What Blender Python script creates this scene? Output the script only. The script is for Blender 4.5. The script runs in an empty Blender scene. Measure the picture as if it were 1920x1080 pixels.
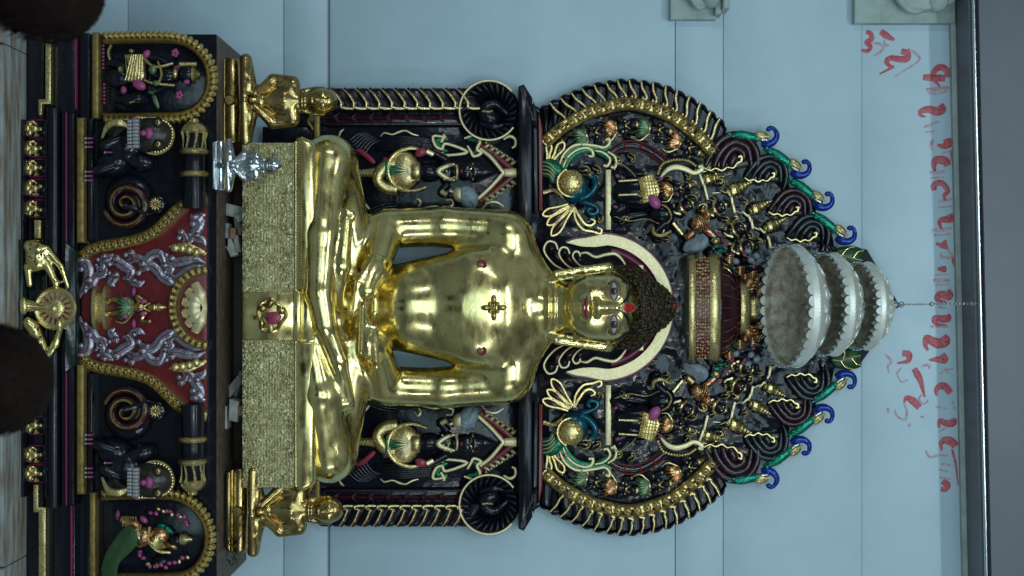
import bpy, math, random
import numpy as np
from mathutils import Vector, Matrix
random.seed(7); np.random.seed(7)
SC = bpy.context.scene
# ---------------------------------------------------------------- camera, world, lights, exposure
S = 0.002            # metres per unit; a unit is one photo pixel at the wall plane
D = 3200.0           # distance camera - wall in units
FLOOR = 320.0
cam = bpy.data.cameras.new('camera'); camo = bpy.data.objects.new('camera', cam); SC.collection.objects.link(camo)
cam.sensor_width = 36; cam.lens = 60; cam.clip_end = 100; cam.clip_start = 0.05
camo.matrix_world = Matrix(((0, -1, 0, 540*S), (0, 0, -1, -D*S), (1, 0, 0, (960+FLOOR)*S), (0, 0, 0, 1)))
cam.dof.use_dof = True; cam.dof.focus_distance = (D-150)*S; cam.dof.aperture_fstop = 3.2
SC.camera = camo
SC.view_settings.view_transform = 'Standard'; SC.view_settings.look = 'None'
SC.view_settings.exposure = 0.02; SC.view_settings.gamma = 1.0
SC.cycles.max_bounces = 6; SC.cycles.glossy_bounces = 4; SC.cycles.diffuse_bounces = 3
SC.cycles.sample_clamp_indirect = 4.0
wd = bpy.data.worlds.new('World'); SC.world = wd; wd.use_nodes = True
nt = wd.node_tree; bg = nt.nodes['Background']
tc = nt.nodes.new('ShaderNodeTexCoord'); mp = nt.nodes.new('ShaderNodeMapping'); mp.inputs['Scale'].default_value = (1.3, 1.3, 3.2)
nz = nt.nodes.new('ShaderNodeTexNoise'); nz.inputs['Scale'].default_value = 1.6; nz.inputs['Detail'].default_value = 3
rp = nt.nodes.new('ShaderNodeValToRGB')
rp.color_ramp.elements[0].position = 0.36; rp.color_ramp.elements[0].color = (0.10, 0.11, 0.10, 1)
rp.color_ramp.elements[1].position = 0.68; rp.color_ramp.elements[1].color = (0.42, 0.55, 0.60, 1)
nt.links.new(tc.outputs['Generated'], mp.inputs[0]); nt.links.new(mp.outputs[0], nz.inputs['Vector'])
nt.links.new(nz.outputs['Fac'], rp.inputs[0]); nt.links.new(rp.outputs[0], bg.inputs['Color'])
bg.inputs['Strength'].default_value = 0.50

def lamp(name, loc, target, sx, sy, power, col=(0.80, 0.95, 1.0)):
    l = bpy.data.lights.new(name, 'AREA'); l.shape = 'RECTANGLE'; l.size = sx; l.size_y = sy; l.energy = power; l.color = col
    o = bpy.data.objects.new(name, l); SC.collection.objects.link(o); o.location = loc
    o.rotation_euler = (Vector(target)-Vector(loc)).to_track_quat('-Z', 'Y').to_euler(); return o
TG = (1.08, 0, 2.6)
lamp('unseen_area_light', (1.3, -6.2, 5.0), TG, 2.6, 1.6, 66, (0.61, 0.90, 1.0))  # soft key area lamp from above, out of view, not a window
lamp('unseen_area_light', (0.9, -8.5, 2.6), TG, 3.5, 2.2, 56, (0.61, 0.90, 1.0))  # front fill lamp, unseen, added to even out the light on the wall
lamp('tube_light', (1.1, -3.4, 5.6), (1.1, -0.2, 2.4), 2.6, 0.10, 32)
lamp('tube_light', (-2.2, -4.2, 3.2), TG, 0.12, 1.8, 20)
lamp('tube_light', (4.6, -4.0, 3.0), TG, 0.12, 1.8, 22)
lamp('bulb_light', (1.9, -4.6, 3.3), TG, 0.12, 0.35, 9, (1, 0.97, 0.9))
lamp('bulb_light', (0.2, -4.9, 3.6), TG, 0.12, 0.35, 7, (1, 0.97, 0.9))

# ---------------------------------------------------------------- materials
MATS = {}
def mat(name, col, metal=0.0, rough=0.4, bump=0.0, bscale=60.0, var=0.0, vscale=20.0, col2=None, coat=0.0, rvar=0.0, stretch=None, spec=None, bdist=0.002):
    if name in MATS: return MATS[name]
    m = bpy.data.materials.new(name); m.use_nodes = True; t = m.node_tree; n = t.nodes; L = t.links.new
    b = n['Principled BSDF']
    b.inputs['Metallic'].default_value = metal; b.inputs['Roughness'].default_value = rough
    b.inputs['Base Color'].default_value = (*col, 1)
    if coat: b.inputs['Coat Weight'].default_value = coat; b.inputs['Coat Roughness'].default_value = 0.12
    if spec is not None: b.inputs['Specular IOR Level'].default_value = spec
    c = n.new('ShaderNodeTexCoord'); vec = c.outputs['Object']
    if stretch:
        mm = n.new('ShaderNodeMapping'); mm.inputs['Scale'].default_value = stretch; L(vec, mm.inputs[0]); vec = mm.outputs[0]
    if var or col2:
        x = n.new('ShaderNodeTexNoise'); x.inputs['Scale'].default_value = vscale; x.inputs['Detail'].default_value = 6; x.inputs['Roughness'].default_value = 0.62
        L(vec, x.inputs['Vector'])
        r = n.new('ShaderNodeValToRGB'); r.color_ramp.elements[0].position = 0.38; r.color_ramp.elements[1].position = 0.64
        c2 = col2 if col2 else tuple(v*(1-var) for v in col)
        r.color_ramp.elements[0].color = (*c2, 1); r.color_ramp.elements[1].color = (*col, 1)
        L(x.outputs['Fac'], r.inputs[0]); L(r.outputs[0], b.inputs['Base Color'])
    if rvar:
        x = n.new('ShaderNodeTexNoise'); x.inputs['Scale'].default_value = vscale*1.7; x.inputs['Detail'].default_value = 5
        L(vec, x.inputs['Vector'])
        r = n.new('ShaderNodeMapRange'); r.inputs[1].default_value = 0.35; r.inputs[2].default_value = 0.65
        r.inputs[3].default_value = max(rough-rvar, 0.04); r.inputs[4].default_value = rough+rvar
        L(x.outputs['Fac'], r.inputs[0]); L(r.outputs[0], b.inputs['Roughness'])
    if bump:
        x = n.new('ShaderNodeTexNoise'); x.inputs['Scale'].default_value = bscale; x.inputs['Detail'].default_value = 4
        L(vec, x.inputs['Vector'])
        q = n.new('ShaderNodeBump'); q.inputs['Strength'].default_value = bump; q.inputs['Distance'].default_value = bdist
        L(x.outputs['Fac'], q.inputs['Height']); L(q.outputs[0], b.inputs['Normal'])
    MATS[name] = m; return m
mat('wall', (0.435, 0.575, 0.66), 0, 0.42, 0.05, 40, 0.0, 5, (0.405, 0.54, 0.625), rvar=0.05)
mat('grout', (0.20, 0.23, 0.24), 0, 0.8)
mat('greystone', (0.36, 0.45, 0.44), 0, 0.6, 0.25, 60, 0.25, 12)
mat('beam', (0.105, 0.115, 0.145), 0, 0.45, 0.08, 50, 0.15, 3)
mat('steel', (0.75, 0.78, 0.8), 1, 0.2)
mat('floorm', (0.42, 0.45, 0.45), 0, 0.4, 0.05, 30, 0.4, 3)
mat('stained', (0.33, 0.38, 0.39), 0, 0.4, 0.1, 60, 0, 9, (0.17, 0.12, 0.08), rvar=0.1, stretch=(0.5, 3, 1))
mat('brass', (0.87, 0.73, 0.34), 1, 0.21, 0.30, 8, 0, 11, (0.72, 0.60, 0.25), rvar=0.09, bdist=0.006, stretch=(1, 1, 1.8))
mat('oldbrass', (0.55, 0.40, 0.16), 1, 0.22, 0.3, 40, 0.35, 40, rvar=0.07)
mat('silvers', (0.70, 0.73, 0.76), 1, 0.17, 0.1, 60, 0.4, 60, rvar=0.06)
mat('silver', (0.76, 0.81, 0.79), 0.5, 0.46, 0.6, 110, 0, 14, (0.66, 0.68, 0.60))
mat('plum', (0.16, 0.014, 0.05), 0, 0.3, 0.2, 60, 0.4, 30)
mat('humpred', (0.028, 0.005, 0.010), 0, 0.17, 0.12, 60, 0, 30, (0.012, 0.005, 0.010), spec=0.4)
mat('humpgreen', (0.005, 0.013, 0.014), 0, 0.17, 0.12, 60, 0, 30, (0.006, 0.008, 0.012), spec=0.4)
mat('silverlining', (0.70, 0.68, 0.58), 0.4, 0.42, 0.9, 70, 0, 30, (0.36, 0.31, 0.22), bdist=0.004)
mat('gold', (0.78, 0.66, 0.34), 0.9, 0.30, 0.35, 260, 0, 90, (0.58, 0.45, 0.18), rvar=0.08)
mat('palegold', (0.78, 0.70, 0.45), 0.7, 0.42, 0.4, 300, 0, 120, (0.66, 0.55, 0.30))
mat('dullgold', (0.36, 0.26, 0.08), 0.6, 0.45, 0.35, 120, 0, 60, (0.22, 0.15, 0.05))
mat('enamel', (0.005, 0.006, 0.012), 0, 0.16, 0.2, 60, 0, 30, (0.008, 0.009, 0.017), spec=0.36, rvar=0.05)
mat('enamel_smooth', (0.006, 0.006, 0.011), 0, 0.2, 0.10, 30, 0, 20, (0.008, 0.009, 0.015), spec=0.25, rvar=0.06)
mat('foil', (0.007, 0.009, 0.017), 0.0, 0.14, 0.2, 40, 0, 24, (0.005, 0.006, 0.011), bdist=0.006, spec=0.24, rvar=0.05)
mat('maroon', (0.060, 0.006, 0.014), 0, 0.2, 0.3, 60, 0, 30, (0.018, 0.005, 0.011))
mat('red', (0.17, 0.009, 0.014), 0, 0.3, 0.25, 90, 0.35, 30)
mat('orangered', (0.66, 0.50, 0.22), 0.85, 0.28, 0.3, 120, 0, 70, (0.30, 0.05, 0.03))
mat('copperred', (0.20, 0.02, 0.03), 0, 0.35, 0.2, 100, 0.3, 60)
mat('pink', (0.38, 0.07, 0.22), 0, 0.35, 0.2, 200, 0.3, 90)
mat('pinkline', (0.34, 0.02, 0.12), 0, 0.4)
mat('lilac', (0.36, 0.35, 0.42), 0.8, 0.28, 0.4, 120, 0, 40, (0.26, 0.23, 0.30), rvar=0.08)
mat('green', (0.01, 0.20, 0.10), 0.5, 0.25, 0.3, 160, 0.5, 60)
mat('palegreen', (0.16, 0.26, 0.13), 0.5, 0.35, 0.3, 160, 0.4, 60)
mat('darkgreen', (0.006, 0.020, 0.018), 0, 0.2, 0.3, 60, 0.4, 30)
mat('leafgreen', (0.010, 0.075, 0.018), 0, 0.35, 0.3, 100, 0.4, 40)
mat('emerald', (0.01, 0.30, 0.20), 0.6, 0.22, 0.6, 180, 0.5, 80)
mat('blue', (0.012, 0.05, 0.36), 0.5, 0.2, 0.2, 120, 0.3, 60)
mat('teal', (0.008, 0.12, 0.18), 0.55, 0.22, 0.2, 120, 0.5, 40)
mat('plume', (0.27, 0.34, 0.40), 0, 0.45, 0.5, 160, 0.3, 80)
mat('whiteenamel', (0.30, 0.32, 0.33), 0, 0.3)
mat('hair_bronze', (0.060, 0.042, 0.020), 0.3, 0.32, 0.5, 200, 0.5, 150)
mat('lid', (0.36, 0.24, 0.17), 0, 0.4)
mat('iris', (0.05, 0.015, 0.01), 0, 0.15, coat=0.6)
mat('black', (0.006, 0.006, 0.007), 0, 0.3)
mat('lip', (0.30, 0.03, 0.07), 0, 0.3)
mat('tilak', (0.50, 0.012, 0.02), 0, 0.3)
mat('redpaint', (0.40, 0.018, 0.035), 0, 0.5, 0, 1, 0, 120, (0.46, 0.13, 0.16))
mat('paintsmear', (0.42, 0.17, 0.22), 0, 0.5, 0, 1, 0, 90, (0.46, 0.42, 0.47))
mat('woodbrown', (0.055, 0.032, 0.02), 0, 0.5, 0.3, 60, 0.6, 20)
mat('dirtywood', (0.14, 0.10, 0.07), 0, 0.6, 0.4, 60, 0.6, 30)
mat('chip', (0.42, 0.42, 0.40), 0, 0.6, 0.3, 90, 0.4, 25)
mat('chipbrown', (0.30, 0.17, 0.10), 0, 0.6, 0.3, 90, 0.4, 25)
mat('personhair', (0.011, 0.006, 0.005), 0, 0.8, 0.3, 220, 0.3, 80, stretch=(1, 1, 0.2), spec=0.08)
mat('skin', (0.16, 0.075, 0.045), 0, 0.5)
mat('shirt', (0.05, 0.035, 0.035), 0, 0.8)
mat('liondark', (0.035, 0.028, 0.024), 0, 0.32, 0.6, 90, 0.6, 50)
mat('conch', (0.55, 0.46, 0.20), 0.9, 0.25, 0.2, 100, 0.3, 50)
mat('leafmat', (0.035, 0.09, 0.03), 0, 0.5, 0.2, 60, 0.4, 25)
mat('darkslab', (0.02, 0.028, 0.032), 0, 0.15, 0.1, 40)

# ---------------------------------------------------------------- mapping and object helpers
WL = {}
def kz(z): return (D-z)/D
def W(x, y, z, k): return np.array([(540+(y-540)*k)*S, -z*S, (960+(x-960)*k+FLOOR)*S])
def Wv(P, k):
    P = np.asarray(P, float); return np.stack([(540+(P[:, 1]-540)*k)*S, -P[:, 2]*S, (960+(P[:, 0]-960)*k+FLOOR)*S], 1)
def Lv(P):
    P = np.asarray(P, float); return np.stack([P[:, 1], -P[:, 2], P[:, 0]], 1)*S
def reg(o, parent, loc):
    SC.collection.objects.link(o)
    pl = WL.get(parent.name, np.zeros(3)) if parent else np.zeros(3)
    o.location = Vector(loc)-Vector(pl)
    if parent: o.parent = parent
    WL[o.name] = np.array(loc, float); return o
def tag(o, label=None, cat=None, group=None, kind=None):
    if label: o['label'] = label
    if cat: o['category'] = cat
    if group: o['group'] = group
    if kind: o['kind'] = kind
    return o
def empty(name, loc, label, cat, group=None, kind=None):
    o = bpy.data.objects.new(name, None); o.empty_display_size = 0.05; reg(o, None, loc); return tag(o, label, cat, group, kind)
def mesh_from(name, V, F, m, smooth=True):
    me = bpy.data.meshes.new(name)
    me.from_pydata([tuple(v) for v in V], [], F) if not isinstance(F, np.ndarray) else None
    if isinstance(F, np.ndarray):
        me.vertices.add(len(V)); me.vertices.foreach_set('co', np.asarray(V, np.float32).ravel())
        n = F.shape[1]; me.loops.add(F.size); me.loops.foreach_set('vertex_index', F.astype(np.int32).ravel())
        me.polygons.add(len(F)); me.polygons.foreach_set('loop_start', (np.arange(len(F))*n).astype(np.int32)); me.update(calc_edges=True)
    if smooth == 'auto':
        me.polygons.foreach_set('use_smooth', [True]*len(me.polygons)); me.set_sharp_from_angle(angle=math.radians(42))
    elif smooth: me.polygons.foreach_set('use_smooth', [True]*len(me.polygons))
    me.materials.append(MATS[m]); me.update(); return me

def spl(pts, n=6, closed=False):
    P = np.array(pts, float)
    if len(P) < 3 and not closed:
        t = np.linspace(0, 1, n+1)[:, None]; return P[0]*(1-t)+P[1]*t
    if closed: Q = np.vstack([P[-1], P, P[0], P[1]])
    else: Q = np.vstack([2*P[0]-P[1], P, 2*P[-1]-P[-2]])
    out = []
    for i in range(1, len(Q)-2):
        p0, p1, p2, p3 = Q[i-1:i+3]
        for t in np.linspace(0, 1, n, endpoint=False):
            out.append(0.5*((2*p1)+(-p0+p2)*t+(2*p0-5*p1+4*p2-p3)*t*t+(-p0+3*p1-3*p2+p3)*t**3))
    if not closed: out.append(P[-1])
    return np.array(out)
def along(path, n, ends=True):
    P = np.asarray(path, float); d = np.r_[0, np.cumsum(np.linalg.norm(np.diff(P[:, :2], axis=0), axis=1))]
    s = np.linspace(0, d[-1], n) if ends else (np.arange(n)+0.5)/n*d[-1]
    Q = np.stack([np.interp(s, d, P[:, i]) for i in range(P.shape[1])], 1)
    e = 1e-3*d[-1]; A = np.stack([np.interp(np.clip(s-e, 0, d[-1]), d, P[:, i]) for i in range(2)], 1); B = np.stack([np.interp(np.clip(s+e, 0, d[-1]), d, P[:, i]) for i in range(2)], 1)
    T = B-A; T /= np.linalg.norm(T, axis=1)[:, None]+1e-9; return Q, T
def MY(pts, ax=1153.0):
    return [(p[0], ax-p[1], *p[2:]) for p in pts]
def circ(cx, cy, r, n=24, a0=0, a1=360, z=None, ry=None):
    ry = r if ry is None else ry
    A = np.radians(np.linspace(a0, a1, n)); P = [(cx+r*math.cos(a), cy+ry*math.sin(a)) for a in A]
    return [(*p, z) for p in P] if z is not None else P

class MB:
    """collects shapes in units (x = up, y = to the viewer's right, z = out of the wall)"""
    def __init__(s): s.V = []; s.F = []; s.n = 0; s.cuts = [(0, 0, 0)]
    def cut(s): s.cuts.append((len(s.V), len(s.F), s.n)); return s
    def add(s, V, F):
        V = np.asarray(V, float); s.V.append(V); o = s.n
        s.F += [tuple(int(i)+o for i in f) for f in F]; s.n += len(V); return s
    def tube(s, pts, r, seg=6, flat=1.0, z=None, closed=False, n=5, smooth=True):
        P = [(*p, z) if len(p) == 2 else tuple(p) for p in pts]
        P = spl(P, n, closed) if smooth and (len(P) > 2 or closed) else np.array(P, float)
        m = len(P)
        T = np.gradient(P, axis=0)
        if closed: T = np.roll(P, -1, 0)-np.roll(P, 1, 0)
        T /= np.linalg.norm(T, axis=1)[:, None]+1e-9
        up = np.array([0, 0, 1.0]); sd = np.cross(T, up); ln = np.linalg.norm(sd, axis=1)
        sd[ln < 0.05] = (0, 1, 0); sd /= np.linalg.norm(sd, axis=1)[:, None]
        U = np.cross(sd, T)
        if np.isscalar(r): R = np.full(m, float(r))
        else: R = np.interp(np.linspace(0, 1, m), np.linspace(0, 1, len(r)), r)
        A = np.arange(seg)*2*math.pi/seg
        V = (P[:, None]+R[:, None, None]*(np.cos(A)[None, :, None]*sd[:, None]+np.sin(A)[None, :, None]*U[:, None]*flat)).reshape(-1, 3)
        F = []
        for i in range(m if closed else m-1):
            j = (i+1) % m
            for a in range(seg):
                b = (a+1) % seg; F.append((i*seg+a, i*seg+b, j*seg+b, j*seg+a))
        if not closed: F += [tuple(range(seg))[::-1], tuple((m-1)*seg+a for a in range(seg))]
        return s.add(V, F)
    def ell(s, c, r, ang=0, nu=8, nv=6, tilt=0):
        if np.isscalar(r): r = (r, r, r)
        V = []
        for i in range(nv+1):
            t = math.pi*i/nv
            for j in range(nu):
                p = 2*math.pi*j/nu; V.append((r[0]*math.cos(t), r[1]*math.sin(t)*math.cos(p), r[2]*math.sin(t)*math.sin(p)))
        V = np.array(V); a = math.radians(ang); R = np.array([[math.cos(a), -math.sin(a), 0], [math.sin(a), math.cos(a), 0], [0, 0, 1]])
        if tilt:
            b = math.radians(tilt); R = R @ np.array([[math.cos(b), 0, -math.sin(b)], [0, 1, 0], [math.sin(b), 0, math.cos(b)]])
        V = V @ R.T+np.array(c, float)
        F = [(i*nu+j, i*nu+(j+1) % nu, (i+1)*nu+(j+1) % nu, (i+1)*nu+j) for i in range(nv) for j in range(nu)]
        return s.add(V, F)
    def prism(s, poly, z0, z1, bev=0.0, dome=0.0):
        P = np.array([p[:2] for p in poly], float); n = len(P)
        ar = 0.5*np.sum(P[:, 0]*np.roll(P[:, 1], -1)-np.roll(P[:, 0], -1)*P[:, 1])
        if ar < 0: P = P[::-1]
        e = np.roll(P, -1, 0)-P; e /= np.linalg.norm(e, axis=1)[:, None]+1e-9
        nn = np.stack([-e[:, 1], e[:, 0]], 1); v = nn+np.roll(nn, 1, 0); v /= np.linalg.norm(v, axis=1)[:, None]+1e-6
        lay = [np.c_[P, np.full(n, z0)], np.c_[P, np.full(n, z1-bev)]]
        if bev: lay += [np.c_[P+v*bev*0.4, np.full(n, z1-bev*0.3)], np.c_[P+v*bev, np.full(n, z1)]]
        V = np.vstack(lay); m = len(lay); F = []
        for i in range(m-1):
            for a in range(n): b = (a+1) % n; F.append((i*n+a, i*n+b, (i+1)*n+b, (i+1)*n+a))
        F.append(tuple(range(n))[::-1])
        if dome:
            c = V[-n:].mean(0); c[2] = z1+dome; V = np.vstack([V, V[-n:]*0.5+c*0.5+np.array([0, 0, dome*0.27]), c])
            o = (m-1)*n; q = m*n
            for a in range(n): b = (a+1) % n; F.append((o+a, o+b, q+b, q+a)); F.append((q+a, q+b, q+n))
        else: F.append(tuple((m-1)*n+a for a in range(n)))
        return s.add(V, F)
    def box(s, x0, x1, y0, y1, z0, z1, bev=0.0): return s.prism([(x0, y0), (x1, y0), (x1, y1), (x0, y1)], z0, z1, bev)
    def sweep(s, path, prof, closed=False):
        """prof: (offset across path, z)"""
        P = np.asarray([p[:2] for p in path], float); m = len(P); T = np.gradient(P, axis=0)
        if closed: T = np.roll(P, -1, 0)-np.roll(P, 1, 0)
        T /= np.linalg.norm(T, axis=1)[:, None]+1e-9; N = np.stack([-T[:, 1], T[:, 0]], 1); q = len(prof)
        V = np.concatenate([np.concatenate([P+N*o, np.full((m, 1), z)], 1)[:, None] for o, z in prof], 1).reshape(-1, 3)
        F = [(i*q+a, i*q+(a+1) % q, ((i+1) % m)*q+(a+1) % q, ((i+1) % m)*q+a) for i in range(m if closed else m-1) for a in range(q)]
        if not closed: F += [tuple(range(q))[::-1], tuple((m-1)*q+a for a in range(q))]
        return s.add(V, F)
    def lathe(s, c, prof, seg=32, axis='x', tilt=0.0, cap=True, fn=None):
        """prof: (height along axis, radius) from centre c; axis x = up, y = sideways, z = out; tilt leans the top back"""
        V = []
        for h, r in prof:
            for a in range(seg):
                t = 2*math.pi*a/seg; rr = r*(fn(t, h) if fn else 1)
                u, v = rr*math.cos(t), rr*math.sin(t)
                V.append({'x': (h, u, v), 'y': (u, h, v), 'z': (u, v, h)}[axis])
        V = np.array(V, float)
        if tilt:
            b = math.radians(tilt); V = V @ np.array([[math.cos(b), 0, math.sin(b)], [0, 1, 0], [-math.sin(b), 0, math.cos(b)]]).T
        V += np.array(c, float); m = len(prof)
        F = [(i*seg+a, i*seg+(a+1) % seg, (i+1)*seg+(a+1) % seg, (i+1)*seg+a) for i in range(m-1) for a in range(seg)]
        if cap: F += [tuple(range(seg))[::-1], tuple((m-1)*seg+a for a in range(seg))]
        return s.add(V, F)
    def mir(s, ax=1153.0):
        V = np.vstack(s.V).copy(); V[:, 1] = ax-V[:, 1]; F = [f[::-1] for f in s.F]; return s.add(V, F)
    def build(s, name, m, parent=None, k=None, loc=None, smooth='auto', local=False, label=None):
        """k: perspective-true size factor of the object's own distance; local: verts are offsets"""
        if not s.V: return None
        if len(s.cuts) > 1:
            o = None; C_ = s.cuts+([(len(s.V), len(s.F), s.n)] if s.cuts[-1][0] != len(s.V) else [])
            for a, b in zip(C_[:-1], C_[1:]):
                if a[0] == b[0]: continue
                q = MB(); q.V = s.V[a[0]:b[0]]; q.F = [tuple(i-a[2] for i in f_) for f_ in s.F[a[1]:b[1]]]; q.n = b[2]-a[2]; o = q.build(name, m, parent, k, loc, smooth, local, label)
            return o
        P = np.vstack(s.V)
        base = WL[parent.name] if parent is not None else (np.array(loc, float) if loc is not None else np.zeros(3))
        V = Lv(P) if local else Wv(P, k)-base
        me = mesh_from(name, V, s.F, m, smooth); o = bpy.data.objects.new(name, me); reg(o, parent, base)
        if label: o['label'] = label
        return o

def place(root, loc, ang=0, sc=1.0, mirror=False):
    root.rotation_euler = (0, math.radians(-ang if mirror else ang), 0)
    root.scale = ((-sc if mirror else sc), sc, sc)
    pl = WL.get(root.parent.name, np.zeros(3)) if root.parent else np.zeros(3)
    root.location = Vector(loc)-Vector(pl); WL[root.name] = np.array(loc, float)
def copy_tree(o, parent):
    c = o.copy(); SC.collection.objects.link(c); c.parent = parent; WL[c.name] = WL.get(o.name, np.zeros(3))
    for ch in [q for q in bpy.data.objects if q.parent == o]: copy_tree(ch, c)
    return c

# ---------------------------------------------------------------- signed-distance sculpting
def sdf(prims, b0, b1, vox):
    b0 = np.array(b0, float); n = [int((b1[i]-b0[i])/vox)+1 for i in range(3)]
    f = np.full(n, 1e3, np.float32)
    ax = [b0[i]+vox*np.arange(n[i]) for i in range(3)]
    for p in prims:
        kind = p[0]; k = p[-1]; sub = kind.startswith('-'); kd = kind.lstrip('-')
        if kd == 'cap': a, b, r0, r1, zs = np.array(p[1], float), np.array(p[2], float), p[3], p[4], p[5]; R = max(r0, r1)*max(1, zs); lo, hi = np.minimum(a, b)-R, np.maximum(a, b)+R
        elif kd == 'ell': c, r, ang = np.array(p[1], float), np.array(p[2], float), p[3]; R = max(r); lo, hi = c-R, c+R
        elif kd == 'tor': c, R0, r0 = np.array(p[1], float), p[2], p[3]; lo, hi = c-[r0, R0+r0, R0+r0], c+[r0, R0+r0, R0+r0]
        elif kd == 'box': lo, hi, rr = np.array(p[1], float), np.array(p[2], float), p[3]
        mg = abs(k)+3*vox
        i0 = [max(0, int((lo[i]-mg-b0[i])/vox)) for i in range(3)]; i1 = [min(n[i], int((hi[i]+mg-b0[i])/vox)+2) for i in range(3)]
        if any(i1[i] <= i0[i] for i in range(3)): continue
        X, Y, Z = np.meshgrid(*[ax[i][i0[i]:i1[i]].astype(np.float32) for i in range(3)], indexing='ij', sparse=True)
        if kd == 'cap':
            d = b-a; zz = (Z-a[2])/zs; dz = d[2]/zs; L2 = d[0]**2+d[1]**2+dz**2+1e-6
            t = np.clip(((X-a[0])*d[0]+(Y-a[1])*d[1]+zz*dz)/L2, 0, 1)
            g = (np.sqrt((X-a[0]-t*d[0])**2+(Y-a[1]-t*d[1])**2+(zz-t*dz)**2)-(r0+(r1-r0)*t))*min(1, zs)
        elif kd == 'ell':
            u, v, w = X-c[0], Y-c[1], Z-c[2]
            if ang: a_ = math.radians(ang); u, v = u*math.cos(a_)+v*math.sin(a_), -u*math.sin(a_)+v*math.cos(a_)
            q = np.sqrt((u/r[0])**2+(v/r[1])**2+(w/r[2])**2)+1e-6; q2 = np.sqrt((u/r[0]**2)**2+(v/r[1]**2)**2+(w/r[2]**2)**2)+1e-6
            g = q*(q-1)/q2
        elif kd == 'tor': g = np.sqrt((np.sqrt((Y-c[1])**2+(Z-c[2])**2)-R0)**2+(X-c[0])**2)-r0
        elif kd == 'box':
            cc = (lo+hi)/2; hh = (hi-lo)/2-rr; qx, qy, qz = np.abs(X-cc[0])-hh[0], np.abs(Y-cc[1])-hh[1], np.abs(Z-cc[2])-hh[2]
            g = np.sqrt(np.maximum(qx, 0)**2+np.maximum(qy, 0)**2+np.maximum(qz, 0)**2)+np.minimum(np.maximum(np.maximum(qx, qy), qz), 0)-rr
        sl = tuple(slice(i0[i], i1[i]) for i in range(3)); c0 = f[sl]
        if sub: g = -g; h = np.clip(0.5-0.5*(g-c0)/max(k, 0.01)*-1, 0, 1); f[sl] = c0*(1-h)+g*h+k*h*(1-h)
        else: h = np.clip(0.5+0.5*(c0-g)/max(k, 0.01), 0, 1); f[sl] = c0*(1-h)+g*h-k*h*(1-h)
    return f, b0, vox
def nets(fld, smooth=2):
    f, b0, vox = fld; s = f < 0; n = f.shape
    c = np.zeros(tuple(m-1 for m in n), np.int8)
    for dx in (0, 1):
        for dy in (0, 1):
            for dz in (0, 1): c += s[dx:n[0]-1+dx, dy:n[1]-1+dy, dz:n[2]-1+dz]
    act = (c > 0) & (c < 8); I = np.argwhere(act); idx = np.full(c.shape, -1, np.int64); idx[act] = np.arange(len(I))
    acc = np.zeros((len(I), 3)); cnt = np.zeros(len(I))
    cor = [(a, b, d) for a in (0, 1) for b in (0, 1) for d in (0, 1)]
    for p in cor:
        for axs in range(3):
            if p[axs]: continue
            q = list(p); q[axs] = 1
            fa = f[I[:, 0]+p[0], I[:, 1]+p[1], I[:, 2]+p[2]]; fb = f[I[:, 0]+q[0], I[:, 1]+q[1], I[:, 2]+q[2]]
            m = (fa < 0) != (fb < 0); t = fa/(fa-fb+1e-12); pt = np.tile(np.array(p, float), (len(I), 1)); pt[:, axs] = t
            acc[m] += pt[m]; cnt[m] += 1
    V = (I+acc/cnt[:, None])*vox+b0; Q = []
    for axs in range(3):
        o1, o2 = [(1, 2), (2, 0), (0, 1)][axs]
        a = [slice(None)]*3; b = [slice(None)]*3; a[axs] = slice(0, n[axs]-1); b[axs] = slice(1, n[axs])
        E = np.argwhere(s[tuple(a)] != s[tuple(b)]); ok = (E[:, o1] > 0) & (E[:, o2] > 0) & (E[:, o1] < n[o1]-1) & (E[:, o2] < n[o2]-1); E = E[ok]
        if not len(E): continue
        def g(d1, d2):
            e = E.copy(); e[:, o1] -= d1; e[:, o2] -= d2; return idx[e[:, 0], e[:, 1], e[:, 2]]
        q = np.stack([g(1, 1), g(0, 1), g(0, 0), g(1, 0)], 1); ins = s[E[:, 0], E[:, 1], E[:, 2]]; q[~ins] = q[~ins][:, ::-1]; Q.append(q)
    Q = np.vstack(Q)
    for _ in range(smooth):
        A = np.zeros_like(V); N = np.zeros(len(V))
        for i in range(4):
            a, b = Q[:, i], Q[:, (i+1) % 4]
            for c_ in range(3): A[:, c_] += np.bincount(a, V[b, c_], len(V))+np.bincount(b, V[a, c_], len(V))
            N += np.bincount(a, minlength=len(V))+np.bincount(b, minlength=len(V))
        V = V*0.4+0.6*A/N[:, None]
    return V, Q
def zsurf(fld, x, y):
    f, b0, vox = fld; fx = (x-b0[0])/vox; fy = (y-b0[1])/vox; i = int(np.clip(fx, 0, f.shape[0]-2)); j = int(np.clip(fy, 0, f.shape[1]-2)); a, b = fx-i, fy-j
    col = f[i, j]*(1-a)*(1-b)+f[i+1, j]*a*(1-b)+f[i, j+1]*(1-a)*b+f[i+1, j+1]*a*b
    w = np.nonzero(col < 0)[0]
    if not len(w): return b0[2]
    m = w[-1]; t = col[m]/(col[m]-col[min(m+1, len(col)-1)]+1e-9) if m+1 < len(col) else 0
    return b0[2]+(m+t)*vox
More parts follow.
